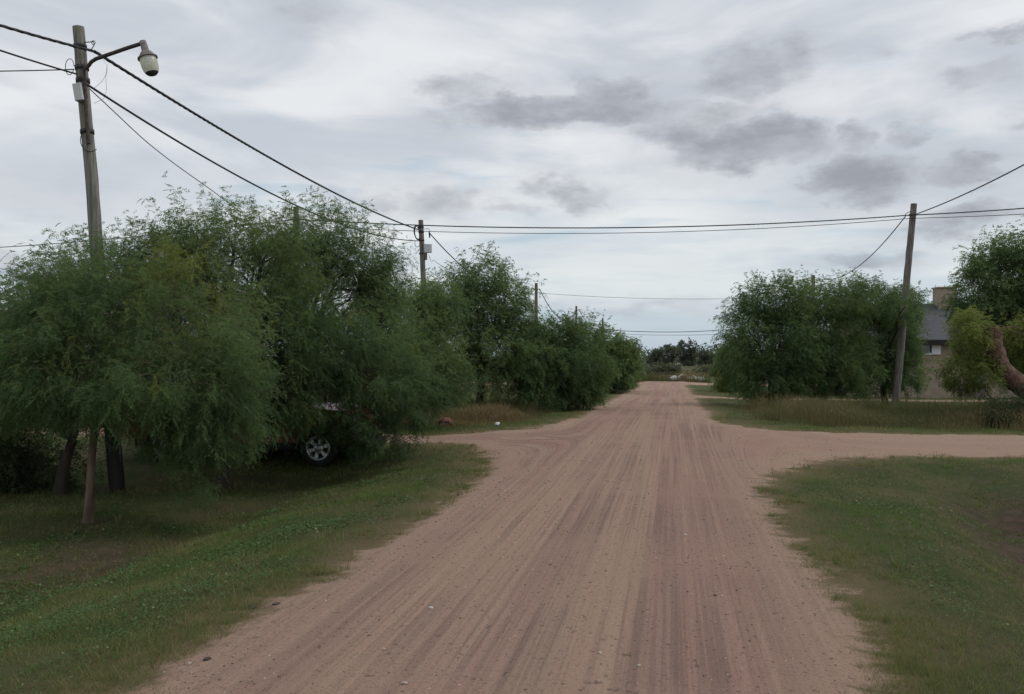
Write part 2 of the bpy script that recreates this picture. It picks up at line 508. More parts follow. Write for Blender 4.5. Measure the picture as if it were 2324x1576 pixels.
M['near_black'] = plain('near_black_brown', (.030, .025, .022), .8, .3, 12, sc_=(1, 1, .2))
M['box'] = plain('grey_box', (.56, .57, .58), .6, .1, 9)
M['wood'] = plain('old_plank', (.150, .115, .100), .9, .3, 14, sc_=(.2, 1, 1))
M['stone'] = plain('white_stone', (.55, .55, .53), .9, .25, 6, bump=.5)
M['redsoil'] = plain('red_soil', (.20, .105, .075), .95, .3, 12, bump=.6)
M['clod'] = plain('dark_clod', (.075, .055, .045), .95, .3, 20, bump=.6)
M['pebble'] = plain('pale_pebble', (.40, .34, .285), .9, .3, 25)
M['bag'] = plain('white_plastic', (.62, .66, .64), .5, .12, 10)
M['red_paint'] = plain('red_paint', (.300, .022, .026), .35, .15, 3, spec=.6)
M['black'] = plain('black_trim', (.012, .012, .014), .6, .2, 10)
M['tyre'] = plain('tyre_rubber', (.020, .020, .022), .85, .2, 20)
M['alloy'] = plain('alloy_rim', (.62, .64, .66), .30, .1, 8, metal=.85)
M['carglass'] = plain('car_glass', (.015, .018, .020), .08, .1, 3, spec=.8)
M['lampglass'] = plain('headlamp', (.6, .6, .6), .15, .1, 6)
M['wall'] = plain('beige_render', (.330, .262, .205), .92, .12, 2.5)
M['wall_white'] = plain('pale_render', (.56, .55, .52), .92, .12, 2.0)
M['roof'] = plain('slate_roof', (.060, .062, .070), .8, .2, 5, sc_=(1, 1, 1), bump=.3)
M['fascia'] = plain('dark_fascia', (.022, .019, .018), .8, .2, 5)
M['white'] = plain('white_frame', (.68, .70, .70), .6, .06, 8)
M['pane'] = plain('window_pane', (.06, .065, .065), .1, .1, 2, spec=.8)
M['post'] = plain('fence_post', (.13, .10, .085), .95, .3, 14)


def mk_bowl():
    m, nt, b = mat('lamp_bowl'); t = NT(nt)
    t.l(t.mix(t.sm(t.noise(5, 2, .5), .35, .7), (.80, .79, .68), (.90, .90, .84)), b.inputs['Base Color'])
    b.inputs['Roughness'].default_value = .2
    tr = t.n('ShaderNodeBsdfTranslucent'); tr.inputs[0].default_value = (.92, .91, .82, 1)
    mx = t.n('ShaderNodeMixShader'); mx.inputs[0].default_value = .6
    t.l(b.outputs[0], mx.inputs[1]); t.l(tr.outputs[0], mx.inputs[2]); t.l(mx.outputs[0], nt.nodes['Material Output'].inputs[0])
    return m


M['bowl'] = mk_bowl()


# ------------------------------------------------------------------ ground and road
def axis(parts):
    out = []
    for a, b, s0, s1 in parts:
        x = a; n = 0
        while x < b - 1e-6:
            out.append(x); x += s0 + (s1 - s0) * (x - a) / (b - a)
    out.append(parts[-1][1]); return np.array(out)


def soil_mask(X, Y):
    nz = fbm(X * 1.1, Y * 1.1, 0, 4, 71)
    a = np.exp(-((X + 6.05) / .75) ** 2) * (1 - sst(Y, 10, 13)) * sst(nz, .38, .58)
    b = np.exp(-((X - 3.9 - .16 * (Y - 9)) / .85) ** 2) * 1.3 * sst(Y, 4, 6.5) * (1 - sst(Y, 11, 14)) * sst(nz, .32, .50)
    c = np.exp(-((X - 2.3) ** 2 / .9 + (Y - 13.8) ** 2 / .25)) * .8
    d = .7 * sst(nz, .60, .72)
    e = np.exp(-((X + 7.5) / 2.2) ** 2 - ((Y - 11.5) / 2.0) ** 2) * .55
    return np.clip(a * .55 + b + c + d * .5 + e * .4, 0, 1)


def make_ground():
    xs = axis([(-900, -120, 60, 15), (-120, -22, 12, 1.2), (-22, -9, 1.0, .16), (-9, 6, .115, .115), (6, 14, .14, 1.0), (14, 90, 1.2, 12), (90, 900, 15, 60)])
    ys = axis([(-60, -4, 8, 1), (-4, 2.5, .6, .2), (2.5, 14, .09, .15), (14, 26, .15, .35), (26, 60, .3, .7), (60, 120, .7, 3), (120, 1600, 5, 90)])
    X, Y = np.meshgrid(xs, ys); X = X.ravel(); Y = Y.ravel()
    Z = zg(X, Y); R = road_sdf(X, Y); S = soil_mask(X, Y)
    w = sst(-X, 1.4, 3.2) * sst(Y, 9, 13)
    TR = X * (1 - w) + (LE + road_sdf(X, Y, False)) * w
    wr = sst(X, .6, 4.5) * sst(Y, 11, 13.5) * (1 - sst(Y, 22, 24)); TR = TR * (1 - wr) + (17.6 - Y) * wr; AL = Y * (1 - wr) + X * 1.0 * wr
    nx, ny = len(xs), len(ys)
    i, j = np.meshgrid(np.arange(nx - 1), np.arange(ny - 1)); i = i.ravel(); j = j.ravel()
    q = np.stack([j * nx + i, j * nx + i + 1, (j + 1) * nx + i + 1, (j + 1) * nx + i], 1)
    rc = R[q].mean(1)
    V = np.stack([X, Y, Z], 1)
    for nm, sel in (('ground', rc <= 0), ('dirt_road', rc > 0)):
        f = q[sel]; u, inv = np.unique(f, return_inverse=True); inv = inv.reshape(-1)
        me = bpy.data.meshes.new(nm)
        me.vertices.add(len(u)); me.vertices.foreach_set('co', V[u].astype(np.float32).ravel())
        me.loops.add(len(inv)); me.loops.foreach_set('vertex_index', inv.astype(np.int32))
        me.polygons.add(len(f)); me.polygons.foreach_set('loop_start', np.arange(0, len(inv), 4, dtype=np.int32))
        me.polygons.foreach_set('use_smooth', np.ones(len(f), dtype=bool))
        for k, a in (('road', R), ('track', TR), ('along', AL), ('soil', S)):
            at_ = me.attributes.new(k, 'FLOAT', 'POINT'); at_.data.foreach_set('value', a[u].astype(np.float32))
        me.update(calc_edges=True)
        o = link(nm, me, M['earth']); o['kind'] = 'structure'


make_ground()


# ------------------------------------------------------------------ house on the right and house on the left
def house_right():
    D = 43.5
    base = gp(2180, 890); base = base * (D / depth(base)); gz = float(zg(base[0], base[1]))
    o = thing('house', (base[0], base[1], gz), 'beige house with dark slate roof and chimney behind the right-hand trees', 'house', rz=TH)
    sc_ = D / F
    def part(nm, mb, m, par=None):
        me = bpy.data.meshes.new(nm); me.from_pydata(mb.v, [], mb.f); me.update()
        return link(nm, me, m, par or o, world=False)
    x0, x1 = (1985 - 2180) * sc_, (2430 - 2180) * sc_
    zt = 1.7 + (HY - 770) * sc_ - gz + .1; dep = 6.0
    mb = MB(); mb.box(((x0 + x1) / 2, dep / 2, zt / 2 - .2), ((x1 - x0) / 2, dep / 2, zt / 2 + .2))
    # gable ends
    zr = 1.7 + (HY - 695) * (D + dep / 2) / F - gz
    mb.add([(x0, 0, zt), (x0, dep, zt), (x0, dep / 2, zr - .1)], [(0, 2, 1)]); mb.add([(x1, 0, zt), (x1, dep, zt), (x1, dep / 2, zr - .1)], [(0, 1, 2)])
    part('wall', mb, M['wall'])
    mb = MB(); ov = .45; th = .12
    sl = (zr - zt) / (dep / 2)
    for sg in (0, 1):
        y0 = -ov if sg == 0 else dep + ov; ye = zt - sl * ov
        a, b = x0 - .35, x1 + .35
        vs = [(a, y0, ye + .02), (b, y0, ye + .02), (b, dep / 2, zr + .02), (a, dep / 2, zr + .02)]
        vs += [(x, y, z + th) for x, y, z in vs]
        mb.add(vs, [(0, 1, 2, 3), (7, 6, 5, 4), (0, 4, 5, 1), (1, 5, 6, 2), (2, 6, 7, 3), (3, 7, 4, 0)])
    rf = part('roof', mb, M['roof'])
    mb = MB(); cx = (2196 - 2180) * sc_ + .1; mb.box((cx + .15, dep / 2 - .2, zr + .35), (.50, .35, .62), bev=.02)
    mb.box((cx + .15, dep / 2 - .2, zr + 1.0), (.55, .40, .04))
    part('chimney', mb, M['wall'], rf)
    mb = MB(); mb.box(((x0 + x1) / 2, -ov - .02, zt - sl * ov - .02), ((x1 - x0) / 2 + .36, .025, .13))
    part('fascia', mb, M['fascia'], rf)
    def window(px, py, w, h, shut):
        xc = (px - 2180) * sc_; zc = 1.7 + (HY - py) * sc_ - gz
        fr = MB()
        for sg in (-1, 1):
            fr.box((xc + sg * w / 2, -.03, zc), (.05, .05, h / 2 + .05)); fr.box((xc, -.035, zc + sg * h / 2), (w / 2 - .05, .05, .05))
        f = part('window', fr, M['white'])
        pn = MB(); pn.box((xc, -.012, zc), (w / 2 - .05, .01, h / 2 - .05)); part('pane', pn, M['pane'], f)
        if shut:
            s = MB(); s.box((xc + w * .27, -.10, zc), (w * .26, .02, h / 2 + .02)); part('shutter', s, M['white'], f)
    window(2112, 790, .9, .62, True)
    window(2030, 790, .9, .8, False)
    window(2285, 800, 1.1, .9, False)
    mb = MB(); mb.box(((2215 - 2180) * sc_, -.02, 1.0), (.45, .04, 1.0)); d = part('door', mb, M['wood'])
    mb = MB(); mb.box(((2215 - 2180) * sc_ + .35, -.09, 1.0), (.05, .02, .02)); part('handle', mb, M['iron'], d)


def house_left():
    D = 30.0
    p = at(-160, 900, D); gz = float(zg(p[0], p[1]))
    o = thing('house', (p[0], p[1], gz), 'pale flat-roofed house showing at the left edge of the picture', 'house', rz=TH)
    s = D / F
    def part(nm, mb, m, par=None):
        me = bpy.data.meshes.new(nm); me.from_pydata(mb.v, [], mb.f); me.update()
        return link(nm, me, m, par or o, world=False)
    x1 = (24 + 160) * s; x0 = x1 - 9; zt = 1.7 + (HY - 718) * s - gz
    mb = MB(); mb.box(((x0 + x1) / 2, 3, zt / 2 - .1), (4.5, 3, zt / 2 + .1)); part('wall', mb, M['wall_white'])
    mb = MB(); mb.box(((x0 + x1) / 2, 3, zt + .11), (4.6, 3.1, .11)); part('roof', mb, M['zinc'])
    for xc in (x0 + 2.2, x1 - 2.4):
        fr = MB()
        for sg in (-1, 1):
            fr.box((xc + sg * .6, -.03, 1.5), (.05, .05, .6)); fr.box((xc, -.035, 1.5 + sg * .55), (.55, .05, .05))
        f = part('window', fr, M['white']); pn = MB(); pn.box((xc, -.012, 1.5), (.55, .01, .5)); part('pane', pn, M['pane'], f)


house_right(); house_left()


# ------------------------------------------------------------------ trees
def unit(n, r):
    v = r.normal(size=(n, 3)); return v / np.linalg.norm(v, axis=1)[:, None]


def nrm(v):
    return v / (np.linalg.norm(v, axis=-1, keepdims=True) + 1e-9)


def crown_soup(lobes, ntwig, nfr, pairs, seed, lw=.0085, ll=.048, fl=(.13, .22), tl=(.45, 1.0), gap=.40, droop=.24, gapscale=1.0, up=.42, toff=0.0):
    """lobes: (centre, radii, weight, yellow). Twigs arch out of the lobes and droop; each carries pinnate fronds of thin leaflets."""
    r = np.random.default_rng(seed)
    C = np.array([l[0] for l in lobes]); Rr = np.array([l[1] for l in lobes]); Wt = np.array([l[2] for l in lobes], float); Ye = np.array([l[3] for l in lobes], float)
    area = (Rr[:, 0] * Rr[:, 2] + Rr[:, 0] * Rr[:, 1] + Rr[:, 1] * Rr[:, 2]) * Wt
    S = []; U = []; LI = []
    have = 0
    while have < ntwig:
        n = ntwig * 2
        li = r.choice(len(lobes), n, p=area / area.sum())
        u = unit(n, r); rad = .84 - .52 * r.random(n) ** 1.5
        p = C[li] + u * Rr[li] * rad[:, None]
        g = fbm(p[:, 0] * 1.5 * gapscale, p[:, 1] * 1.5 * gapscale, p[:, 2] * 1.5 * gapscale, 2, seed)
        keep = g > gap - .10 * r.random(n)
        inside = np.zeros(n)
        for k in range(len(lobes)):
            q = ((p - C[k]) / Rr[k]); inside += (np.sum(q * q, 1) < .45) & (li != k)
        keep &= (inside < 1) | (r.random(n) < .35)
        S.append(p[keep]); U.append(u[keep]); LI.append(li[keep]); have += keep.sum()
    S = np.concatenate(S)[:ntwig]; U = np.concatenate(U)[:ntwig]; LI = np.concatenate(LI)[:ntwig]
    n = ntwig; K = 6
    size = np.minimum(Rr[LI].min(1), 1.0)
    L = (tl[0] + (tl[1] - tl[0]) * r.random(n)) * np.clip(.55 + .5 * size, .4, 1.1)
    d = nrm(U * np.array([1, 1, .7]) + np.array([0, 0, up]) + r.normal(size=(n, 3)) * .38)
    pts = [S]; dirs = [d]
    topw = sst(U[:, 2], -.1, .75)
    dr = droop * (.6 + .9 * r.random(n)) * (1 - .72 * topw)
    L *= 1 - .38 * sst(-U[:, 2], .1, .6)
    L *= np.where(r.random(n) < .10, 1.25, .95)
    for k in range(K):
        pts.append(pts[-1] + d * (L / K)[:, None]); d = nrm(d + np.array([0, 0, -1.0]) * dr[:, None] + r.normal(size=(n, 3)) * .11); dirs.append(d)
    P = np.stack(pts, 1); Dd = np.stack(dirs, 1)
    # fronds
    tt = np.linspace(.06, 1, nfr)[None, :] + r.uniform(-.04, .04, (n, nfr)); tt = np.clip(tt, 0, .999) * K
    k0 = tt.astype(int); fr = (tt - k0)[..., None]; ar = np.arange(n)[:, None]
    B = P[ar, k0] * (1 - fr) + P[ar, k0 + 1] * fr; T = Dd[ar, k0]
    side = nrm(np.cross(T, r.normal(size=(n, nfr, 3))))
    fd = nrm(T * .62 + side * .80 + np.array([0, 0, -.30]) * (1 - .8 * topw)[:, None, None] + r.normal(size=(n, nfr, 3)) * .15)
    flen = r.uniform(fl[0], fl[1], (n, nfr, 1)) * (1.05 - .35 * (tt / K)[..., None])
    B = B.reshape(-1, 3); fd = fd.reshape(-1, 3); flen = flen.reshape(-1, 1); m = len(B)
    fs_ = nrm(np.cross(fd, np.array([0, 0, 1.0]) + r.normal(size=(m, 3)) * .5))
    soup = []; nl = 2 * pairs + 1
    for q in range(nl):
        if q < 2 * pairs:
            s = .12 + .85 * ((q // 2) + .5) / pairs; sg = 1 if q % 2 else -1
            ld = nrm(fd * .75 + fs_ * (sg * .75) + np.array([0, 0, -.22]) + r.normal(size=(m, 3)) * .16)
        else:
            s = .97; ld = nrm(fd + np.array([0, 0, -.3]))
        b = B + fd * (flen * s) + np.array([0, 0, -.35]) * flen * s * s
        wv = nrm(np.cross(ld, r.normal(size=(m, 3))))
        le = ll * (.75 + .5 * r.random((m, 1))) * (1.1 - .35 * s)
        soup.append(np.stack([b - wv * lw * .5 + ld * le * .12, b + wv * lw * .5 + ld * le * .12, b + ld * le], 1))
    soup = np.stack(soup, 1).reshape(-1, 3)
    big = fbm(S[:, 0] * 1.1, S[:, 1] * 1.1, S[:, 2] * 1.1, 2, seed + 5)
    tw = np.clip((big - .5) * 2.4 + .45 + toff + r.normal(size=n) * .14, 0, 1)
    tint = np.repeat(np.clip(np.repeat(tw, nfr) + r.normal(size=m) * .10, 0, 1), nl * 3)
    yt = np.clip(Ye[LI] * (.5 + .8 * r.random(n)) + (r.random(n) < .025) * .45, 0, 1)
    yel = np.repeat(np.repeat(yt, nfr), nl * 3)
    # twig stems as thin slivers
    wv = nrm(np.cross(Dd[:, :K], r.normal(size=(n, K, 3)))) * .0035
    st = np.stack([P[:, :K] - wv, P[:, :K] + wv, P[:, 1:]], 2).reshape(-1, 3)
    mi = np.concatenate([np.zeros(len(soup) // 3, int), np.ones(len(st) // 3, int)])
    V = np.concatenate([soup, st]); z = np.zeros(len(st))
    return V, np.concatenate([tint, z]), np.concatenate([yel, z]), mi, S


def bezier(a, b, c, n):
    t = np.linspace(0, 1, n)[:, None]
    return (1 - t) ** 2 * a + 2 * t * (1 - t) * b + t * t * c


def make_tree(name, base, fork, lobes, label, cat, group, r0, seed, ntwig, nfr, pairs, bark='bark', trunk_path=None, leaf='pepper', limb=.45, **kw):
    base = np.array(base, float); fork = np.array(fork, float)
    o = thing(name, base, label, cat, group)
    rs = random.Random(seed); mb = MB()
    random.seed(seed)
    if trunk_path is None:
        mid = (base + fork) / 2 + np.array([rs.uniform(-.12, .12), rs.uniform(-.1, .1), 0]) * np.linalg.norm(fork - base) * .6
        path = bezier(base - np.array([0, 0, .15]), mid, fork, 9)
    else: path = np.array(trunk_path)
    nn = len(path)
    rad = [r0 * (1.0 - .35 * k / (nn - 1)) * (1.75 if k == 0 else 1.2 if k == 1 else 1) for k in range(nn)]
    mb.tube(path, rad, 12, jit=.10)
    V, ti, ye, mi, S = crown_soup(lobes, ntwig, nfr, pairs, seed, **kw)
    fork = path[-1]
    for c, rr, w, y in lobes:
        c = np.array(c); d = c - fork
        e = c + np.array([rs.uniform(-.2, .2), rs.uniform(-.2, .2), .1]) * rr[0]
        m = (fork + e) / 2 + np.array([0, 0, .16]) * np.linalg.norm(d)
        pa = bezier(fork, m, e, 7); pa[1:-1] += np.array([[rs.gauss(0, .03) for _ in range(3)] for _ in range(5)]) * np.linalg.norm(d) * .5
        mb.tube(pa, np.linspace(r0 * limb, r0 * limb * .25, 7), 6, jit=.08)
        near = [s for s in S[rs.sample(range(len(S)), min(len(S), 160))] if np.sum(((s - c) / np.array(rr)) ** 2) < 1.2][:12]
        for s in near:
            st = pa[rs.choice((3, 4, 5, 6))]; m2 = (st + s) / 2 + np.array([0, 0, .08]) + np.array([rs.gauss(0, .05) for _ in range(3)])
            mb.tube(bezier(st, m2, s, 5), np.linspace(r0 * limb * .26, r0 * limb * .07, 5), 4, cap=False)
    mb.build('trunk', M[bark], o)
    me = tri_mesh('crown', V, 3, {'tint': ti, 'yellow': ye}, mi)
    link('crown', me, [M[leaf], M[bark]], o)
    return o


def spline_pts(ctrl, n):
    C = np.array(ctrl, float); C = np.concatenate([[2 * C[0] - C[1]], C, [2 * C[-1] - C[-2]]]); out = []
    for u in np.linspace(0, len(C) - 3 - 1e-6, n):
        k = int(u); t = u - k; p0, p1, p2, p3 = C[k:k + 4]
        out.append(.5 * (2 * p1 + (p2 - p0) * t + (2 * p0 - 5 * p1 + 4 * p2 - p3) * t ** 2 + (3 * p1 - p0 - 3 * p2 + p3) * t ** 3))
    return np.array(out)


def LB(x, y, rx, ry, D, w=1.0, yl=0.0, rd=None):
    s = D / F
    return (at(x, y, D), np.array([rx * s, (rd or min(rx * s, 1.1)), ry * s]), w, yl)


GL = 'pepper trees on the left verge'
# four trees of the near left group
b1 = gp(200, 1188); D1 = depth(b1)
make_tree('pepper_tree', b1, at(216, 955, D1), [
    LB(245, 735, 170, 110, D1 + .2), LB(105, 820, 110, 105, D1, 1.0), LB(400, 750, 150, 130, D1 + .2, 1.0, .10), LB(50, 870, 100, 80, D1 - .2, .9),
    LB(190, 850, 140, 75, D1 - .5), LB(320, 860, 120, 75, D1 - .6), LB(470, 880, 95, 95, D1 - .3), LB(260, 920, 75, 35, D1 - .7, .8),
    LB(150, 915, 65, 35, D1 - .6, .8), LB(470, 985, 60, 60, D1 - .2, .9), LB(425, 1085, 45, 40, D1 - .3, .35), LB(380, 985, 42, 60, D1 - .1, .9), LB(425, 635, 50, 42, D1 + .1, .9, .6), LB(535, 960, 42, 55, D1, .7)],
    'low spreading pepper tree with a slim brown trunk, nearest on the left lawn', 'tree', GL, .062, 101, 2000, 16, 5, 'pale_bark', gap=.44, gapscale=.8, lw=.0098, ll=.048, toff=.04)
b2 = gp(128, 1126); D2 = depth(b2)
make_tree('pepper_tree', b2, at(165, 1000, D2), [
    LB(130, 705, 85, 80, D2, .6), LB(50, 825, 60, 80, D2, .7), LB(230, 640, 100, 72, D2 + .3, .6), LB(150, 780, 160, 140, D2), LB(30, 880, 110, 110, D2 + .3),
    LB(-90, 900, 130, 120, D2), LB(300, 690, 130, 110, D2 + .5), LB(320, 585, 70, 50, D2 + .4, .45)],
    'pepper tree with a dark leaning trunk at the far left of the lawn', 'tree', GL, .10, 102, 1500, 13, 4, gap=.40, lw=.0125, ll=.056)
b3 = gp(505, 1110); D3 = depth(b3)
make_tree('pepper_tree', b3, at(520, 940, D3), [
    LB(440, 540, 55, 62, D3, .5), LB(380, 600, 110, 75, D3 + .2, .7, .12), LB(540, 555, 90, 55, D3 + .2, .55, .10), LB(622, 550, 60, 60, D3, .55, .25), LB(545, 630, 170, 120, D3, 1.0, .12), LB(420, 625, 55, 50, D3 - .6, 1.1, .5),
    LB(450, 740, 150, 120, D3), LB(600, 780, 120, 110, D3 - .3), LB(520, 870, 140, 95, D3 - .2), LB(640, 890, 75, 75, D3 - .3), LB(400, 840, 110, 110, D3 + .3)],
    'tall pepper tree with yellowish sprays, on a stout dark trunk left of the red pickup', 'tree', GL, .12, 103, 2000, 14, 4, gap=.41, gapscale=.85, lw=.0125, ll=.056, toff=.05)
D4 = 16.8
b4 = at(705, 1000, D4); b4[2] = float(zg(b4[0], b4[1]))
make_tree('pepper_tree', b4, at(680, 860, D4), [
    LB(745, 540, 70, 62, D4 - .3, .8), LB(700, 610, 80, 70, D4 - .2, .9), LB(800, 600, 75, 90, D4 - .4, .9), LB(770, 690, 110, 110, D4 - .4), LB(858, 650, 45, 80, D4, .9),
    LB(840, 780, 85, 110, D4 - .8), LB(740, 800, 105, 85, D4 - 2.6), LB(850, 860, 75, 75, D4 - 2.6), LB(920, 900, 48, 80, D4 - 2.4, .9), LB(900, 790, 55, 80, D4 - .8, .9), LB(630, 925, 55, 40, D4 - 2.9, .6), LB(800, 950, 50, 34, D4 - 2.8, .9), LB(825, 985, 42, 36, D4 - 2.8, .9), LB(900, 985, 38, 42, D4 - 2.5, .8), LB(665, 960, 34, 30, D4 - 2.9, .45), LB(590, 975, 40, 40, D4 - 2.9, .7)],
    'large drooping pepper tree hanging over the red pickup beside the side track', 'tree', GL, .12, 104, 2050, 14, 4, gap=.43, gapscale=.85, lw=.0135, ll=.060, toff=-.08)

GL2 = 'pepper trees along the left side of the road'
p = gp(945, 972); D = depth(p)
make_tree('pepper_tree', p, at(950, 900, D), [LB(935, 735, 48, 62, D, .9), LB(985, 705, 45, 45, D + .3, .9), LB(960, 820, 70, 75, D, 1, .12), LB(1000, 870, 45, 55, D), LB(905, 880, 45, 60, D)],
    'light green pepper tree between the big left group and the dry weeds', 'tree', GL2, .09, 105, 1100, 11, 2, lw=.024, ll=.090, gap=.38, toff=.15)
p = gp(1085, 945); D = depth(p)
make_tree('pepper_tree', p, at(1090, 830, D), [
    LB(1090, 632, 62, 42, D, .9), LB(1030, 680, 60, 50, D, .9), LB(1145, 680, 52, 50, D, .9), LB(1178, 730, 30, 50, D, .8), LB(1080, 720, 100, 55, D + .3), LB(1020, 770, 70, 65, D, .9, .15),
    LB(1130, 790, 85, 75, D - .3), LB(1075, 850, 60, 55, D - .4, .8), LB(1160, 865, 60, 50, D - .4), LB(1190, 815, 45, 60, D)],
    'rounded pepper tree standing behind the dry weeds and rubble, taller than its neighbours', 'tree', GL2, .13, 106, 1900, 11, 2, lw=.026, ll=.095, toff=.05, gap=.43, gapscale=.8, tl=(.5, 1.0))
p = gp(1265, 934); D = depth(p)
make_tree('pepper_tree', p, at(1270, 860, D), [
    LB(1215, 795, 45, 50, D, .8), LB(1270, 770, 42, 35, D, .8), LB(1325, 780, 42, 42, D + 1.5, .8), LB(1260, 820, 75, 60, D), LB(1335, 825, 48, 65, D + 1.2), LB(1240, 880, 55, 42, D - .3), LB(1310, 880, 50, 42, D + .6)],
    'dense low pepper tree with foliage down to the road edge, second in the left row', 'tree', GL2, .13, 107, 1700, 11, 2, lw=.028, ll=.105, tl=(.5, 1.0), gap=.38, toff=-.08)
p = gp(1392, 893); D = depth(p)
make_tree('pepper_tree', p, at(1395, 850, D), [LB(1375, 800, 34, 28, D, .9), LB(1410, 800, 32, 24, D, .9, .15), LB(1390, 840, 50, 40, D), LB(1420, 838, 24, 40, D + 4)],
    'small bright green pepper tree at the far end of the left row', 'tree', GL2, .14, 108, 900, 10, 2, lw=.05, ll=.16, fl=(.2, .35), tl=(.6, 1.2), gap=.36, toff=.2)

GR = 'pepper trees across the side track on the right'
p = gp(1745, 925); D = depth(p)
make_tree('pepper_tree', p, at(1750, 850, D), [
    LB(1745, 690, 60, 48, D + .5, .9), LB(1700, 740, 52, 55, D + .5, .9), LB(1790, 690, 50, 48, D + .4, .9, .10), LB(1740, 785, 85, 80, D), LB(1685, 820, 38, 75, D + .6), LB(1745, 870, 70, 42, D - .3), LB(1790, 795, 60, 80, D)],
    'dense pepper tree at the road corner, leftmost of the right-hand clump', 'tree', GR, .14, 111, 1900, 11, 2, lw=.028, ll=.105, tl=(.5, 1.0), gap=.365, toff=-.04)
p = gp(1870, 922); D = depth(p)
make_tree('pepper_tree', p, at(1870, 850, D), [
    LB(1850, 697, 60, 48, D, .9, .12), LB(1915, 685, 60, 45, D + .3, .9, .06), LB(1870, 750, 90, 70, D, 1, .08), LB(1850, 840, 80, 65, D - .3), LB(1920, 830, 65, 75, D)],
    'dense pepper tree in the middle of the right-hand clump', 'tree', GR, .14, 112, 1700, 11, 2, lw=.028, ll=.105, tl=(.5, 1.0), gap=.365, toff=.1)
p = at(2010, 905, 35.5); p[2] = float(zg(p[0], p[1])); D = 35.0
make_tree('pepper_tree', p, at(2005, 850, D), [
    LB(1980, 697, 60, 45, D, .9), LB(2032, 708, 40, 40, D, .9), LB(2068, 680, 18, 16, D, .6), LB(1990, 765, 75, 70, D), LB(2045, 775, 36, 60, D + .6), LB(1975, 850, 65, 50, D), LB(2055, 850, 34, 45, D), LB(2048, 700, 34, 34, D - 3.0, .9)],
    'pepper tree behind the leaning pole, rightmost of the right-hand clump', 'tree', GR, .14, 113, 1700, 11, 2, lw=.031, ll=.11, tl=(.5, 1.0), gap=.365)
# dark tree behind the bent trunk, then the bent tree at the right edge
Dr = 24.5
p = at(2330, 930, Dr); p[2] = float(zg(p[0], p[1]))
make_tree('pepper_tree', p, at(2330, 800, Dr), [
    LB(2225, 680, 48, 64, Dr, 1.1), LB(2205, 730, 28, 34, Dr, .9), LB(2262, 770, 50, 50, Dr + .3, .9), LB(2290, 630, 70, 60, Dr), LB(2345, 590, 70, 60, Dr), LB(2410, 640, 90, 80, Dr), LB(2300, 720, 80, 50, Dr + .6), LB(2245, 595, 30, 45, Dr, .8),
    LB(2225, 805, 26, 40, Dr, .9), LB(2390, 800, 70, 80, Dr), LB(2300, 820, 50, 55, Dr + 1.0, .8)],
    'tall dark pepper tree behind the bent reddish trunk at the right edge', 'tree', GR, .14, 115, 2300, 11, 2, lw=.028, ll=.10, tl=(.5, 1.0), gap=.37)
Dr = 21.5
tb = at(2470, 960, Dr); tb[2] = float(zg(tb[0], tb[1]))
path = [tb - np.array([0, 0, .2]), at(2430, 925, Dr), at(2370, 903, Dr), at(2318, 876, Dr), at(2281, 846, Dr), at(2262, 812, Dr), at(2254, 775, Dr), at(2256, 745, Dr)]
path = spline_pts(path, 28)
make_tree('bent_tree', tb, path[-1], [
    LB(2200, 755, 34, 36, Dr, .9, .6), LB(2182, 845, 26, 44, Dr + .2, .9, .45), LB(2228, 850, 22, 36, Dr, .8, .5), LB(2232, 738, 22, 18, Dr + .6, .9, .7), LB(2335, 765, 36, 45, Dr + 1.1, .9, .65), LB(2365, 815, 45, 45, Dr + 1.2, .8, .3)],
    'bent tree with a thick reddish curved trunk and yellow-green sprouts at the right edge', 'tree', None, .30, 114, 620, 10, 2, 'red_bark', trunk_path=path, limb=.055, lw=.026, ll=.09, gap=.38, tl=(.35, .7))


# shrubs and bushes
def shrub(name, x, y, D, lobes, label, cat, seed, ntw, leaf='pepper', **kw):
    p = at(x, y, D); p[2] = float(zg(p[0], p[1]))
    return make_tree(name, p, p + np.array([0, 0, .25]), [LB(a, b, c, d, D, 1, yl) for a, b, c, d, yl in lobes], label, cat, None, .05, seed, ntw, 9, 2, leaf=leaf, **kw)


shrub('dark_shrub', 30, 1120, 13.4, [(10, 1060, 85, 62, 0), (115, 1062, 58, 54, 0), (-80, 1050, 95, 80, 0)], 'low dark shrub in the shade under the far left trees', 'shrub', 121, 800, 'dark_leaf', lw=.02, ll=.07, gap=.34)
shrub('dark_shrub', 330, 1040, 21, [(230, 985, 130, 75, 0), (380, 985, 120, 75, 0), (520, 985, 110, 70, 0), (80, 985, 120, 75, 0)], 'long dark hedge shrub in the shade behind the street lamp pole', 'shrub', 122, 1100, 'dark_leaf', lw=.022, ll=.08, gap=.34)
shrub('yellow_shrub', 972, 950, depth(gp(972, 962)) + .3, [(970, 935, 24, 22, .9)], 'small yellowing bush at the left end of the dry weeds', 'shrub', 123, 120, lw=.016, ll=.06, gap=.3)
shrub('roadside_bush', 1640, 892, 52, [(1658, 835, 30, 42, .1), (1645, 865, 20, 26, .35), (1675, 795, 20, 32, 0), (1660, 880, 24, 18, .3)], 'lighter green bush by the roadside left of the right-hand clump', 'shrub', 124, 500, lw=.05, ll=.15, fl=(.2, .3), gap=.36)
shrub('dark_shrub', 2300, 940, 20.6, [(2300, 938, 50, 20, 0), (2380, 930, 60, 30, 0)], 'dark low shrub in the tall grass below the bent trunk', 'shrub', 125, 420, 'dark_leaf', lw=.018, ll=.07, gap=.34)


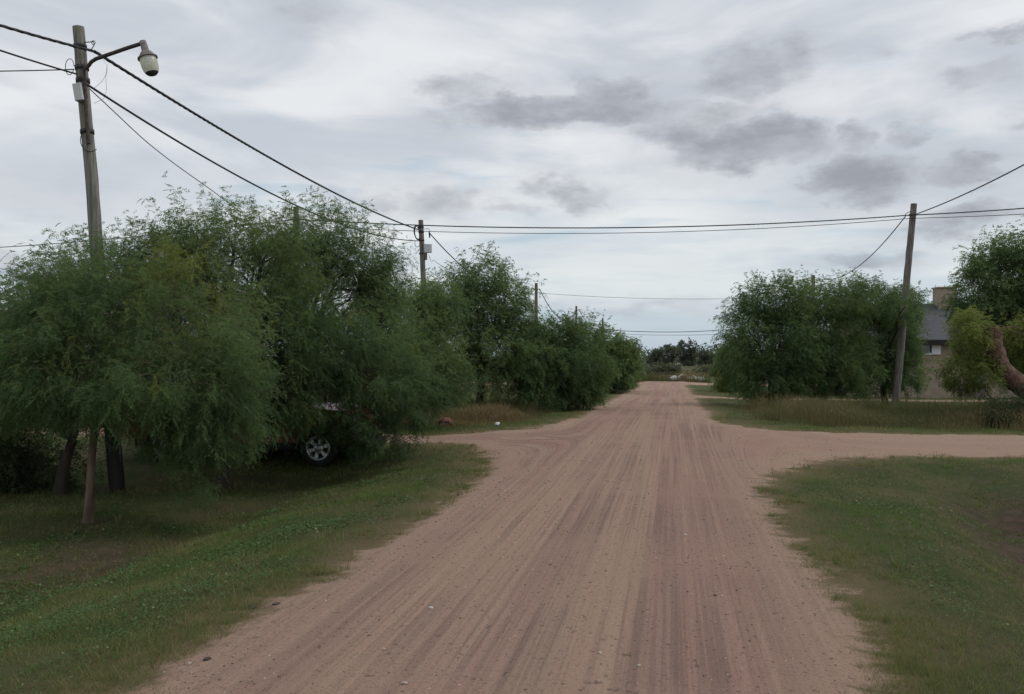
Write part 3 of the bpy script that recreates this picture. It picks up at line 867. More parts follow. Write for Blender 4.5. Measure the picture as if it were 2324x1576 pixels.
# ------------------------------------------------------------------ utility poles
def pole_shaft(base, top, r0, r1, seed, mat_, name='utility_pole', label=None, group='wooden utility poles', n=14):
    o = thing(name, base, label, 'utility pole', group)
    random.seed(seed); mb = MB()
    t = np.linspace(-.02, 1, 26); P = base + (top - base) * t[:, None]
    w = np.cumsum(np.random.default_rng(seed).normal(size=(26, 2)) * .004, 0); w -= w[-1] * t[:, None]; P[:, 0] += w[:, 0]; P[:, 1] += w[:, 1]
    mb.tube(P, r0 + (r1 - r0) * t, n, jit=.035)
    mb.build('shaft', M[mat_], o)
    return o


def band(o, c, axis, r, mat_='iron', h=.035):
    mb = MB(); mb.lathe(c, axis, [(-h, r * 1.02), (-h, r * 1.12), (h, r * 1.12), (h, r * 1.02)], 14); mb.build('band', M[mat_], o)


def ring(c, rx, ry, ax, ay, r, n=18, a0=0, a1=2 * math.pi):
    return [np.array(c) + rx * math.cos(a) * np.array(ax) + ry * math.sin(a) * np.array(ay) for a in np.linspace(a0, a1, n)]


UP = np.array([0, 0, 1.0])
POLES = {}
# 1: the lamp pole
pb = gp(266, 1112); DP = depth(pb); ptop = at(178, 62, DP)
pole1 = pole_shaft(pb, ptop, .115, .088, 1, 'pole', label='leaning grey wooden pole carrying the street lamp, nearest on the left')
pax = nrm(ptop - pb)
def on1(y, dx=0.0, dd=0.0):
    t = (1112 - y) / (1112 - 62); p = at(266 - 88 * t + dx, y, DP); return p - FWD * dd
mb = MB(); mb.tube([pb - pax * .1, pb + pax * .5, pb + pax * 1.0, pb + pax * 1.35], [.123, .120, .118, .116], 14); mb.build('dark_foot', M['near_black'], pole1)  # near-black sleeve around the lowest stretch of the grey shaft
for y in (155, 184, 300): band(pole1, on1(y), pax, .095)
band(pole1, on1(106), pax, .092, h=.025)
sq = DP / F
mb = MB(); arm = [on1(330, 8, .10), on1(260, 9, .11), on1(200, 11, .11), on1(165, 12, .12), at(201, 150, DP - .14), at(207, 141, DP - .16), at(218, 134, DP - .2), at(250, 123, DP - .3), at(290, 109, DP - .45), at(322, 99, DP - .55)]
mb.tube(arm, .030, 10); la = mb.build('lamp_arm', M['rust'], pole1)
ax_l = nrm(at(346, 165, DP - .55) - at(326, 97, DP - .55)); lo = at(325, 98, DP - .55)
mb = MB(); mb.lathe(lo, ax_l, [(-.03, .0), (-.03, .048), (.03, .052), (.13, .056), (.15, .08), (.20, .115), (.23, .125), (.235, .150), (.255, .150), (.255, .11)], 22); mb.build('lamp_hood', M['zinc'], la)
mb = MB(); mb.lathe(lo, ax_l, [(.255, .122), (.30, .130), (.38, .128), (.45, .115), (.485, .098)], 22); mb.build('lamp_bowl', M['bowl'], la)
mb = MB(); mb.lathe(lo, ax_l, [(.485, .098), (.515, .070), (.53, .03), (.53, .0)], 22); mb.build('bowl_tip', M['iron'], la)
mb = MB(); mb.lathe(lo, ax_l, [(.24, .0), (.24, .03), (.38, .035), (.41, .0)], 10); mb.build('lamp_bulb', M['white'], la)
bx = on1(216, -2, .13); mb = MB(); ra_ = nrm(RGT - UP * .18); ua_ = np.cross(ra_, FWD); mb.box(bx, (.068, .05, .14), (nrm(RGT * .96 + UP * .17), FWD, nrm(UP - RGT * .17)), .008); mb.build('equipment_box', M['box'], pole1)
mb = MB(); mb.tube([on1(97, 6, .0), at(212, 95, DP - .05), at(214, 102, DP - .06), at(208, 112, DP - .05), on1(116, 8, .0)], .008, 6); mb.tube(ring(at(212, 97, DP - .06), .03, .03, RGT, UP, 0), .006, 5, cap=False)
mb.build('cable_hook', M['iron'], pole1)
mb = MB(); mb.tube(ring(at(158, 152, DP - .08), .07, .13, nrm(RGT + UP * .1), UP, 0, 22, 0, 6.0), .006, 5, cap=False); mb.build('loose_wire', M['cable'], pole1); mb = MB()
mb.tube(ring(at(205, 318, DP - .12), .16, .19, RGT, UP, 0, 14, math.pi * .55, math.pi * 1.72), .007, 5, cap=False); mb.build('loose_wire', M['cable'], pole1); mb = MB()
mb.tube([at(233, 135, DP - .3), at(243, 148, DP - .2), at(243, 165, DP - .2), at(232, 185, DP - .15), at(214, 200, DP - .1)], .003, 4, cap=False); mb.build('loose_wire', M['cable'], pole1); mb = MB()
mb.tube([at(243, 150, DP - .2), at(240, 175, DP - .2), at(242, 205, DP - .2), at(235, 225, DP - .15), at(213, 235, DP - .1)], .003, 4, cap=False)
mb.build('loose_wire', M['cable'], pole1)

# 2: pole with the meter box
D2p = 34.0
def std(x, yt, D, xb=None): b = at(xb if xb is not None else x, 900, D); b[2] = float(zg(b[0], b[1])); return b, at(x, yt, D)
b, tp = std(955, 500, D2p, 971); pole2 = pole_shaft(b, tp, .135, .098, 2, 'pole_brown', label='wooden pole with a white meter box and coiled cable above the left trees')
def on2(y, dx=0, dd=0): return at(955 + (y - 500) * .034 + dx, y, D2p) - FWD * dd
for y in (516, 527, 546, 576): band(pole2, on2(y), UP, .108, h=.03)
mb = MB(); mb.box(on2(565, 14, .1), (.155, .10, .175), (nrm(RGT + FWD * .3), nrm(FWD - RGT * .3), UP), .012); mb.build('meter_box', M['box'], pole2)
mb = MB(); mb.box(on2(583, 8, .06), (.07, .06, .14), (RGT, FWD, UP), .01); mb.build('bracket', M['pole_brown'], pole2)
mb = MB()
for k, (rx, ry) in enumerate(((.14, .30), (.12, .28))): mb.tube(ring(on2(529, -7 - k * 2, .1), rx, ry, nrm(RGT + FWD * .4), nrm(UP - RGT * (.05 + .1 * k)), 0, 24), .022, 6, cap=False)
mb.build('cable_coil', M['cable'], pole2)
mb = MB(); mb.tube(ring(on2(553, -9, .1), .10, .16, RGT, UP, 0, 14, 2.6, 5.6), .012, 5, cap=False); mb.build('loose_wire', M['thin_cable'], pole2); mb = MB(); mb.tube([on2(580, 16, .1), on2(592, 20, .1), on2(597, 22, .1), on2(591, 26, .1), on2(596, 32, .1)], .010, 5, cap=False); mb.build('loose_wire', M['thin_cable'], pole2)
mb = MB(); mb.tube([on2(521, 3), on2(519, 16), on2(524, 20), on2(530, 18)], .012, 5); mb.tube([on2(526, 18), on2(540, 19)], .03, 6); mb.build('cable_hook', M['iron'], pole2)
# the rest
def simple_pole(x, yt, D, r1, seed, lab, m='pole_brown', xb=None, group='wooden utility poles', hook=True):
    b, tp = std(x, yt, D, xb); o = pole_shaft(b, tp, r1 * 1.35, r1, seed, m, label=lab, group=group, n=10)
    band(o, tp - (tp - b) * .06, UP, r1 * 1.02, h=.05)
    if hook:
        mb = MB(); q = tp - (tp - b) * .055; mb.tube([q, q + RGT * .22, q + RGT * .26 - UP * .12], .014, 5); mb.build('cable_hook', M['iron'], o)
    return b, tp
_, t3 = simple_pole(1217, 643, 63.0, .115, 3, 'thin wooden pole rising beside the rounded left tree')
_, t4 = simple_pole(1308, 695, 92.5, .12, 4, 'short-looking pole top just over the second left tree, next after the thin pole')
_, t5 = simple_pole(1368, 722, 121.5, .125, 5, 'farthest wooden pole of the left line, above the small bright green tree')
_, t6 = simple_pole(672, 470, 32.5, .105, 6, 'wooden pole top poking out of the left tree crowns', xb=676)
br = gp(2033, 912); DR = 33.2; br = at(2033, 905, DR); br[2] = float(zg(br[0], br[1])); tr_ = at(2074, 463, DR)
pole_r = pole_shaft(br, tr_, .150, .118, 8, 'pole_brown', label='crooked leaning wooden pole in front of the right-hand clump')
band(pole_r, at(2071, 488, DR), UP, .125, h=.03)
mb = MB(); mb.tube([at(2071, 480, DR), at(2061, 482, DR), at(2055, 486, DR), at(2055, 492, DR)], .014, 5); mb.build('cable_hook', M['iron'], pole_r)
_, t8 = simple_pole(1846, 625, 57.0, .115, 9, 'pole top showing just above the right-hand clump', hook=False)


# ------------------------------------------------------------------ overhead cables
def sagline(a, b, sag, n=40):
    t = np.linspace(0, 1, n)[:, None]; p = np.array(a) + (np.array(b) - np.array(a)) * t
    p[:, 2] -= 4 * sag * (t * (1 - t))[:, 0]; return p


def cable(pts, r, label, twisted=False, m='cable', twist=.55):
    mb = MB(); P = np.array(pts)
    if twisted:
        seg = np.linalg.norm(np.diff(P, axis=0), axis=1); s = np.concatenate([[0], np.cumsum(seg)])
        n = int(min(900, max(30, s[-1] / (twist / 6)))); ss = np.linspace(0, s[-1], n)
        Q = np.stack([np.interp(ss, s, P[:, k]) for k in range(3)], 1)
        T = nrm(np.gradient(Q, axis=0)); a = nrm(np.cross(T, UP)); b_ = np.cross(T, a)
        for k in range(3):
            ph = ss / twist * 2 * math.pi + k * 2.094
            mb.tube(Q + r * .42 * (np.cos(ph)[:, None] * a + np.sin(ph)[:, None] * b_), r * .55, 6, cap=False)
    else:
        mb.tube(P, r, 6, cap=False)
    o = mb.build('overhead_cable', M[m]); tag(o, label, 'cable', 'overhead cables'); return o


def spline(ctrl, n=60):
    C = np.array(ctrl, float); C = np.concatenate([[2 * C[0] - C[1]], C, [2 * C[-1] - C[-2]]])
    out = []
    m = len(C) - 3
    for k in range(m):
        t = np.linspace(0, 1, n // m + 1)[:, None]; t = t[:-1] if k < m - 1 else t
        p0, p1, p2, p3 = C[k:k + 4]
        out.append(.5 * (2 * p1 + (p2 - p0) * t + (2 * p0 - 5 * p1 + 4 * p2 - p3) * t ** 2 + (3 * p1 - p0 - 3 * p2 + p3) * t ** 3))
    return np.concatenate(out)


hk = at(214, 117, DP - .08)
# towards the camera: previous pole of the left line stands beyond the left edge of the picture
prev = at(178, 62, DP) + np.array([0.3, -22.0, .0]); prev2 = prev - UP * .45
cable(sagline(at(-560, -128, 9.0), hk, .06), .026, 'thick twisted cable coming in from the upper left to the lamp pole', True)
cable(sagline(at(-520, -80, 9.0), at(172, 168, DP - .1), .06), .014, 'second, thinner cable below the thick one left of the lamp pole')
cable(sagline(at(-500, 160, DP - 1.5), at(168, 158, DP - .1), .03), .009, 'level thin wire reaching the lamp pole from the left edge')
cable(sagline(hk, on2(524, -2, .12), .28, 80), .030, 'thick twisted cable sloping from the lamp pole to the meter box pole', True)
cable(sagline(on1(193, 10, .1), on2(548, -4, .1), .62, 60), .019, 'medium cable hanging below the thick twisted one toward the meter box pole')
cable(spline([on1(198, 12, .1), at(260, 255, 14.6), at(330, 320, 15.8), at(400, 375, 17), at(480, 432, 18.4), at(530, 470, 19.5), at(600, 520, 21)]), .009, 'thin wire slanting down from the lamp pole into the tree crown', m='thin_cable')
# line along the side street, crossing the road
c6 = at(672, 498, 32.3); cr = at(2060, 489, DR - .15)
cable(sagline(at(-260, 572, 46), c6, .25), .022, 'twisted cable running behind the left tree crowns to the left edge', True)
cable(sagline(c6, cr, .42, 100), .026, 'upper twisted cable crossing above the road to the leaning pole', True)
cable(sagline(at(676, 512, 32.4), at(2066, 496, DR - .15), .45, 80), .013, 'lower thin cable crossing above the road just under the twisted one')
cable(sagline(cr, at(2800, 425, 27.5), .12), .026, 'twisted cable leaving the leaning pole level to the right edge', True)
cable(sagline(at(2066, 496, DR - .15), at(2800, 452, 27.6), .1), .013, 'thin lower cable leaving the leaning pole to the right edge')
nr = at(2074, 463, DR) + np.array([.3, -27.0, .1])
cable(sagline(at(2080, 486, DR - .15), nr, .55), .024, 'twisted cable rising from the leaning pole to the upper right corner', True)
cable(sagline(at(2055, 491, DR - .15), t8 - UP * .1, 1.05, 60), .024, 'sagging cable from the leaning pole down to the far right pole', True)
cable(sagline(t8 - UP * .1, at(1690, 655, 66), .15), .02, 'short cable end left of the far right pole top')
# onward along the left line
h3 = t3 + RGT * .26 - UP * .45
cable(sagline(on2(530, 19, .1), h3 - RGT * .3, 1.25, 60), .026, 'cable dropping from the meter box pole behind the rounded tree', True)
cable(sagline(on2(597, 33, .1), at(1060, 622, 38), .1), .010, 'thin kinked wire leaving the meter box toward the tree', m='thin_cable')
h4 = t4 - UP * .65
cable(sagline(h3, h4, 1.55, 60), .035, 'deeply sagging cable between the thin pole and the next pole top')
cable(sagline(t4 + RGT * .26 - UP * .35, t5 - UP * .4, 1.3, 50), .035, 'cable between the last two poles of the left line')
cable(sagline(t3 - UP * .75 + RGT * .1, at(1750, 676, 60), .25, 40), .013, 'fine wire crossing the road high up from the thin pole', m='thin_cable')
cable(sagline(t5 - UP * 1.7, at(1720, 742, 118), .55, 40), .05, 'upper of the two far wires crossing the road end')
cable(sagline(t5 - UP * 2.2, at(1720, 754, 118), .4, 40), .028, 'lower of the two far wires crossing the road end', m='thin_cable')


# ------------------------------------------------------------------ red pickup under the trees
def pickup():
    w = gp(722, 1066); D = depth(w)
    gz = w[2]
    o = thing('pickup_truck', (w[0], w[1], gz), 'red pickup truck parked half hidden under the drooping left trees', 'pickup', rz=TH - .16)
    def part(nm, mb, m, par=None):
        me = bpy.data.meshes.new(nm); me.from_pydata(mb.v, [], mb.f); me.update(); me.polygons.foreach_set('use_smooth', mb.sm)
        return link(nm, me, m, par or o, world=False)
    # local: x to the right (front), y away from the road camera, z up; the front near wheel is at x=0
    R = .335; WB = 2.95; W = 1.72
    def arch(xc, z0):
        return [(xc + .40 * math.cos(a), max(z0, .34 + .40 * math.sin(a))) for a in np.linspace(math.pi, 0, 9)]
    lower = [(-WB - 1.0, .50)] + [(x, z) for x, z in arch(-WB, .42)] + [(x, z) for x, z in arch(0, .42)] + [(.50, .42), (.56, .60)]
    upper = [(.56, .72), (.53, .90), (.40, 1.00), (-.45, 1.06), (-2.05, 1.08), (-2.05, 1.04), (-WB - 1.05, 1.06), (-WB - 1.05, .55)]
    prof = lower + upper
    mb = MB(); n = len(prof)
    vs = [(x, .02, z) for x, z in prof] + [(x, W - .02, z) for x, z in prof]
    mb.add(vs, [tuple(range(n)), tuple(range(2 * n - 1, n - 1, -1))] + [(i, n + i, n + (i + 1) % n, (i + 1) % n) for i in range(n)])
    part('body', mb, M['red_paint'])
    cab = [(-.42, 1.05), (-.95, 1.55), (-1.15, 1.60), (-1.95, 1.60), (-2.05, 1.55), (-2.10, 1.06)]
    mb = MB(); n = len(cab)
    vs = [(x, .06 + .12 * (z - 1.05) / .55, z) for x, z in cab] + [(x, W - .06 - .12 * (z - 1.05) / .55, z) for x, z in cab]
    mb.add(vs, [tuple(range(n)), tuple(range(2 * n - 1, n - 1, -1))] + [(i, n + i, n + (i + 1) % n, (i + 1) % n) for i in range(n)])
    part('cab', mb, M['red_paint'])
    for q in ([(-.60, 1.10), (-.98, 1.50), (-1.20, 1.53), (-1.20, 1.10)], [(-1.26, 1.10), (-1.26, 1.53), (-1.92, 1.53), (-2.0, 1.10)]):
        mb = MB(); mb.add([(x, .045 + .12 * (z - 1.05) / .55, z) for x, z in q], [(0, 1, 2, 3)])
        mb.add([(x, .052 + .12 * (z - 1.05) / .55, z) for x, z in q], [(3, 2, 1, 0)]); part('side_window', mb, M['carglass'])
    mb = MB(); mb.add([(-.47, .2, 1.08), (-.47, W - .2, 1.08), (-.93, W - .26, 1.545), (-.93, .26, 1.545)], [(0, 1, 2, 3)]); mb.v = [(x + .015, y, z + .012) for x, y, z in mb.v]; part('windscreen', mb, M['carglass'])
    mb = MB(); mb.box((.58, W / 2, .52), (.07, W / 2 - .02, .11), bev=.03); part('front_bumper', mb, M['black'])
    mb = MB(); mb.box((-WB - 1.10, W / 2, .52), (.06, W / 2 - .04, .09), bev=.02); part('rear_bumper', mb, M['black'])
    for y in (.2, W - .2):
        mb = MB(); mb.box((.555, y, .80), (.03, .15, .08), bev=.02); part('headlight', mb, M['lampglass'])
    mb = MB(); mb.box((-1.24, -.0, .80), (.70, .022, .22), bev=.01); dr = part('door', mb, M['red_paint'])
    mb = MB(); mb.box((-1.75, -.03, .96), (.08, .02, .018)); part('handle', mb, M['black'], dr)
    mb = MB(); mb.box((-1.4, .03, .36), (.95, .03, .06)); part('sill', mb, M['black'])
    mb = MB(); mb.box((-WB / 2, W / 2, .36), (WB / 2 + .8, W / 2 - .3, .08)); part('chassis', mb, M['black'])
    for xw in (0, -WB):
        for yw in (.10, W - .10):
            sg = -1 if yw < 1 else 1
            mb = MB(); mb.lathe((xw, yw, R), (0, sg, 0), [(-.11, R * .6), (-.11, R - .03), (-.08, R), (.08, R), (.11, R - .03), (.11, R * .68), (.05, R * .64)], 28); ty = part('wheel', mb, M['tyre'])
            mb = MB(); ri = R * .67
            mb.lathe((xw, yw, R), (0, sg, 0), [(.06, ri * 1.02), (.112, ri), (.115, ri * .86), (.085, ri * .80), (.02, ri * .78)], 28)
            mb.lathe((xw, yw, R), (0, sg, 0), [(.095, ri * .42), (.112, ri * .30), (.118, 0)], 18)
            for k in range(6):
                a = k * math.pi / 3 + .3; da = .20
                p = lambda rr, aa, h: (xw + rr * math.cos(aa), yw + sg * h, R + rr * math.sin(aa))
                q = [p(ri * .28, a - da * 1.6, .105), p(ri * .28, a + da * 1.6, .105), p(ri * .88, a + da, .105), p(ri * .88, a - da, .105)]
                q2 = [(x, y - sg * .03, z) for x, y, z in q]
                mb.add(q + q2, [(0, 1, 2, 3), (7, 6, 5, 4), (0, 4, 5, 1), (1, 5, 6, 2), (2, 6, 7, 3), (3, 7, 4, 0)])
            part('rim', mb, M['alloy'], ty)
            mb = MB(); mb.lathe((xw, yw, R), (0, sg, 0), [(.02, ri * .95), (.02, 0)], 20); part('hub_back', mb, M['black'], ty)


pickup()


# ------------------------------------------------------------------ bench, stones, rubble, far things
def rock_mesh(name, r, seed, squash=.7, sub=1):
    rr = np.random.default_rng(seed)
    ph = (1 + 5 ** .5) / 2
    v = np.array([(-1, ph, 0), (1, ph, 0), (-1, -ph, 0), (1, -ph, 0), (0, -1, ph), (0, 1, ph), (0, -1, -ph), (0, 1, -ph), (ph, 0, -1), (ph, 0, 1), (-ph, 0, -1), (-ph, 0, 1)], float)
    f = [(0, 11, 5), (0, 5, 1), (0, 1, 7), (0, 7, 10), (0, 10, 11), (1, 5, 9), (5, 11, 4), (11, 10, 2), (10, 7, 6), (7, 1, 8), (3, 9, 4), (3, 4, 2), (3, 2, 6), (3, 6, 8), (3, 8, 9), (4, 9, 5), (2, 4, 11), (6, 2, 10), (8, 6, 7), (9, 8, 1)]
    v = nrm(v); v = v.tolist()
    for _ in range(sub):
        nf = []; cache = {}
        def midp(a, b):
            k = (min(a, b), max(a, b))
            if k not in cache:
                q = np.array(v[a]) + np.array(v[b]); v.append((q / np.linalg.norm(q)).tolist()); cache[k] = len(v) - 1
            return cache[k]
        for a, b, c in f:
            ab, bc, ca = midp(a, b), midp(b, c), midp(c, a); nf += [(a, ab, ca), (b, bc, ab), (c, ca, bc), (ab, bc, ca)]
        f = nf
    v = np.array(v) * (1 + rr.normal(size=(len(v), 1)) * .17) * np.array([1.0, .8, squash]) * r
    me = bpy.data.meshes.new(name); me.from_pydata(v.tolist(), [], f); me.update(); return me


def rock(name, x, y, r, seed, m, label, cat, group=None, squash=.5, sink=.45):
    p = gp(x, y); o = link(name, rock_mesh(name, r, seed, squash), M[m]); o.location = (p[0], p[1], p[2] + r * squash * (1 - sink)); o.rotation_euler = (0, 0, seed * 1.3)
    return tag(o, label, cat, group)


GS = 'stones lying on the road'
rock('stone', 1450, 1506, 0.0136, 1, 'pebble', 'pale stone on the middle of the road, nearest the camera', 'stone', GS)
rock('stone', 1362, 1484, 0.0136, 2, 'pebble', 'pale flat stone just left of the nearest one on the road', 'stone', GS)
rock('stone', 918, 1554, 0.0161, 3, 'pebble', 'pale stone near the bottom edge on the left half of the road', 'stone', GS)
rock('stone', 872, 1476, 0.0136, 4, 'pebble', 'small pale stone left of the dark wheel rut', 'stone', GS)
rock('stone', 978, 1382, .016, 5, 'stone', 'tiny white stone in the left wheel rut', 'stone', GS)
rock('stone', 430, 1507, 0.0136, 6, 'pebble', 'pale stone beside the dark clod at the left road edge', 'stone', GS)
rock('stone', 1556, 1217, 0.0149, 7, 'stone', 'small white stone on the pale band across the road', 'stone', GS)
rock('dirt_clod', 470, 1500, .022, 8, 'clod', 'dark earth clod at the left edge of the road, nearer one', 'clod', 'dark clods on the road')
rock('dirt_clod', 572, 1374, .036, 9, 'clod', 'dark tufted clod at the left road edge beside the grass', 'clod', 'dark clods on the road', squash=.4)
rock('dirt_clod', 627, 1368, .032, 10, 'clod', 'flat dark clod on the road just right of the tufted clod', 'clod', 'dark clods on the road', squash=.3)
rock('dirt_clod', 1623, 1356, .014, 11, 'clod', 'single dark clod on the right half of the road', 'clod', 'dark clods on the road')
rock('rubble_mound', 1122, 958, .26, 12, 'redsoil', 'small mound of red soil at the foot of the dry weeds', 'mound', None, .5, .3)
rock('rubble_mound', 1010, 968, .22, 13, 'redsoil', 'reddish mound of earth beside the left side track', 'mound', None, .5, .3)
rock('rubble_stone', 1121, 949, .075, 14, 'pebble', 'grey stone on top of the red soil mound', 'stone', None, .7)
o = rock('plastic_bag', 1128, 969, .07, 15, 'bag', 'crumpled white plastic bag in the grass by the red mound', 'bag', None, .75, .1)
wr = [(1530, 862, .45), (1541, 866, .38), (1552, 866, .55), (1563, 866, .42), (1573, 867, .5), (1583, 867, .4), (1592, 867, .45), (1601, 867, .35)]
nm_ = ['first', 'second', 'third', 'fourth', 'fifth', 'sixth', 'seventh', 'last']
for k, (x, y, r) in enumerate(wr):
    p = at(x, 860, 89.5 + .3 * (k % 3)); gz = float(zg(p[0], p[1], False)); o = link('white_boulder', rock_mesh('white_boulder', r, 30 + k, .75 + .1 * (k % 3)), M['stone']); o.location = (p[0], p[1], gz + r * .5)
    tag(o, nm_[k] + ' white boulder from the left in the row across the end of the road', 'boulder', 'white boulders at the road end')
# a paler distant hut
p = at(1543, 826, 150); gz = float(zg(p[0], p[1], False))
o = thing('hut', (p[0], p[1], gz), 'tiny white hut far away below the dark trees', 'hut', rz=TH)
def hp(nm, mb, m):
    me = bpy.data.meshes.new(nm); me.from_pydata(mb.v, [], mb.f); me.update(); return link(nm, me, m, o, world=False)
mb = MB(); mb.box((0, 1.5, .4), (.45, 1.2, .45)); hp('wall', mb, M['wall_white'])
mb = MB(); mb.add([(-.6, .2, .86), (.6, .2, .86), (0, .2, 1.35), (-.6, 2.8, .86), (.6, 2.8, .86), (0, 2.8, 1.35)], [(0, 1, 2), (5, 4, 3), (0, 3, 4, 1), (1, 4, 5, 2), (2, 5, 3, 0)]); hp('roof', mb, M['stone'])
# wire fence at the road end, left part: posts and a rail
fo = at(1440, 860, 91); fo[2] = float(zg(fo[0], fo[1], False)); o = thing('field_fence', fo, 'low post and wire fence with dry weeds at the left of the road end', 'fence')
for k, x in enumerate(np.linspace(1440, 1525, 9)):
    p = at(x, 860, 91); gz = float(zg(p[0], p[1], False)); mb = MB(); mb.tube([(p[0], p[1], gz - .2), (p[0], p[1], gz + .95)], .05, 6); mb.build('post', M['post'], o)
for hgt in (.45, .85):
    a, b_ = at(1438, 860, 91), at(1527, 860, 91); mb = MB(); mb.tube([(a[0], a[1], float(zg(a[0], a[1], False)) + hgt), (b_[0], b_[1], float(zg(b_[0], b_[1], False)) + hgt)], .02, 4); mb.build('wire', M['iron'], o)


# far trees and hedges: leaf clumps
def clump_soup(lobes, n, size, seed):
    r = np.random.default_rng(seed); C = np.array([l[0] for l in lobes]); R = np.array([l[1] for l in lobes])
    a = (R[:, 0] * R[:, 2]); li = r.choice(len(lobes), n, p=a / a.sum())
    p = C[li] + unit(n, r) * R[li] * (1 - .55 * r.random((n, 1)) ** 1.5)
    g = fbm(p[:, 0] * .5, p[:, 1] * .5, p[:, 2] * .5, 2, seed); p = p[g > .38]; m = len(p)
    d1 = unit(m, r); d2 = nrm(np.cross(d1, unit(m, r))); s = size * (.6 + .8 * r.random((m, 1)))
    V = np.stack([p - d1 * s * .5, p + d2 * s * .35, p + d1 * s * .5], 1).reshape(-1, 3)
    ti = np.repeat(np.clip(.4 + (fbm(p[:, 0] * .3, p[:, 1] * .3, p[:, 2] * .3, 2, seed + 3) - .5) * 1.6 + r.normal(size=m) * .15, 0, 1), 3)
    return V, ti


def far_tree(x, lob, D, label, seed, n=2600, size=.7):
    b = at(x, 830, D); b[2] = float(zg(b[0], b[1], False)); o = thing('far_tree', b, label, 'tree', 'dark trees on the skyline')
    L_ = [LB(*l, D, 1, 0, 2.2) for l in lob]
    V, ti = clump_soup(L_, n, size, seed); me = tri_mesh('crown', V, 3, {'tint': ti, 'yellow': ti * 0}); link('crown', me, M['far_leaf'], o)
    mb = MB(); mb.tube([b - UP * .3, b + UP * 2.5, L_[0][0]], [.3, .25, .12], 6)
    for c, *_ in L_[1:]: mb.tube([b + UP * 2.2, (b + c) / 2 + UP, c], [.2, .14, .06], 5)
    mb.build('trunk', M['bark'], o)


far_tree(1436, [(1432, 800, 10, 14), (1440, 815, 12, 16)], 205, 'dark skyline tree just right of the left row of trees', 201, 1200)
far_tree(1490, [(1492, 802, 12, 12), (1500, 795, 9, 8), (1485, 818, 16, 15)], 215, 'dark skyline tree with a flat top, left of the tallest one', 202, 1800)
far_tree(1525, [(1518, 790, 12, 9), (1530, 800, 20, 14), (1515, 815, 18, 16)], 225, 'broad dark skyline tree next to the tallest one', 203, 2200)
far_tree(1562, [(1548, 785, 10, 13), (1561, 780, 9, 15), (1574, 786, 11, 14), (1562, 803, 24, 14), (1560, 822, 22, 14)], 230, 'tallest dark tree on the skyline at the end of the road', 204, 3200)
far_tree(1600, [(1596, 805, 14, 10), (1610, 812, 16, 12), (1600, 825, 18, 12)], 215, 'low dark skyline tree right of the tallest one', 205, 1800)
far_tree(1640, [(1640, 800, 14, 14), (1650, 815, 20, 16)], 205, 'dark skyline tree partly behind the roadside bush', 206, 1500)
# distant wood and hedges that read as one mass
r_ = np.random.default_rng(5)
lob = []
for k in range(150):
    x = -900 + 3900 * k / 149 + r_.uniform(-15, 15); Dk = r_.uniform(235, 300); q = at(x, 822, Dk); q[2] = float(zg(q[0], q[1], False)) + 2.4
    lob.append((q, np.array([4.5 + r_.uniform(0, 3), 3.0, 3.0 + r_.uniform(0, 2.2)]), 1, 0))
V, ti = clump_soup(lob, 42000, 1.2, 6); o = link('distant_wood', tri_mesh('distant_wood', V, 3, {'tint': ti, 'yellow': ti * 0}), M['far_leaf']); tag(o, 'dark band of distant woodland along the horizon', 'woodland', kind='stuff')
lob = []
for k in range(60):
    x = 1250 + 560 * k / 59; q = at(x, 842, 118 + r_.uniform(-2, 2)); q[2] = float(zg(q[0], q[1], False)) + .75
    lob.append((q, np.array([1.6, 1.2, .85 + r_.uniform(-.2, .35)]), 1, 0))
V, ti = clump_soup(lob, 15000, .45, 9); o = link('field_hedge', tri_mesh('field_hedge', V, 3, {'tint': ti * .8 + .2, 'yellow': ti * .25}), M['far_leaf']); tag(o, 'low dull green hedge across the field beyond the road end', 'hedge', kind='stuff')


# ------------------------------------------------------------------ grass
def blades(P, h, w, lean, r, quad=False):
    n = len(P); a = r.random(n) * 2 * math.pi; b = r.random(n) * 2 * math.pi
    wd = np.stack([np.cos(a), np.sin(a), 0 * a], 1) * (w * .5)[:, None]
    tip = np.stack([np.cos(b) * lean, np.sin(b) * lean, np.ones(n)], 1) * h[:, None]
    return np.stack([P - wd, P + wd, P + tip], 1)


def inview(n, r, r0, r1, amax=46):
    rad = np.exp(r.uniform(math.log(r0), math.log(r1), n)); az = np.radians(r.uniform(-amax, amax, n))
    d = np.cos(az)[:, None] * FWD + np.sin(az)[:, None] * RGT; P = d * rad[:, None]; P[:, 2] = 0; return P, rad


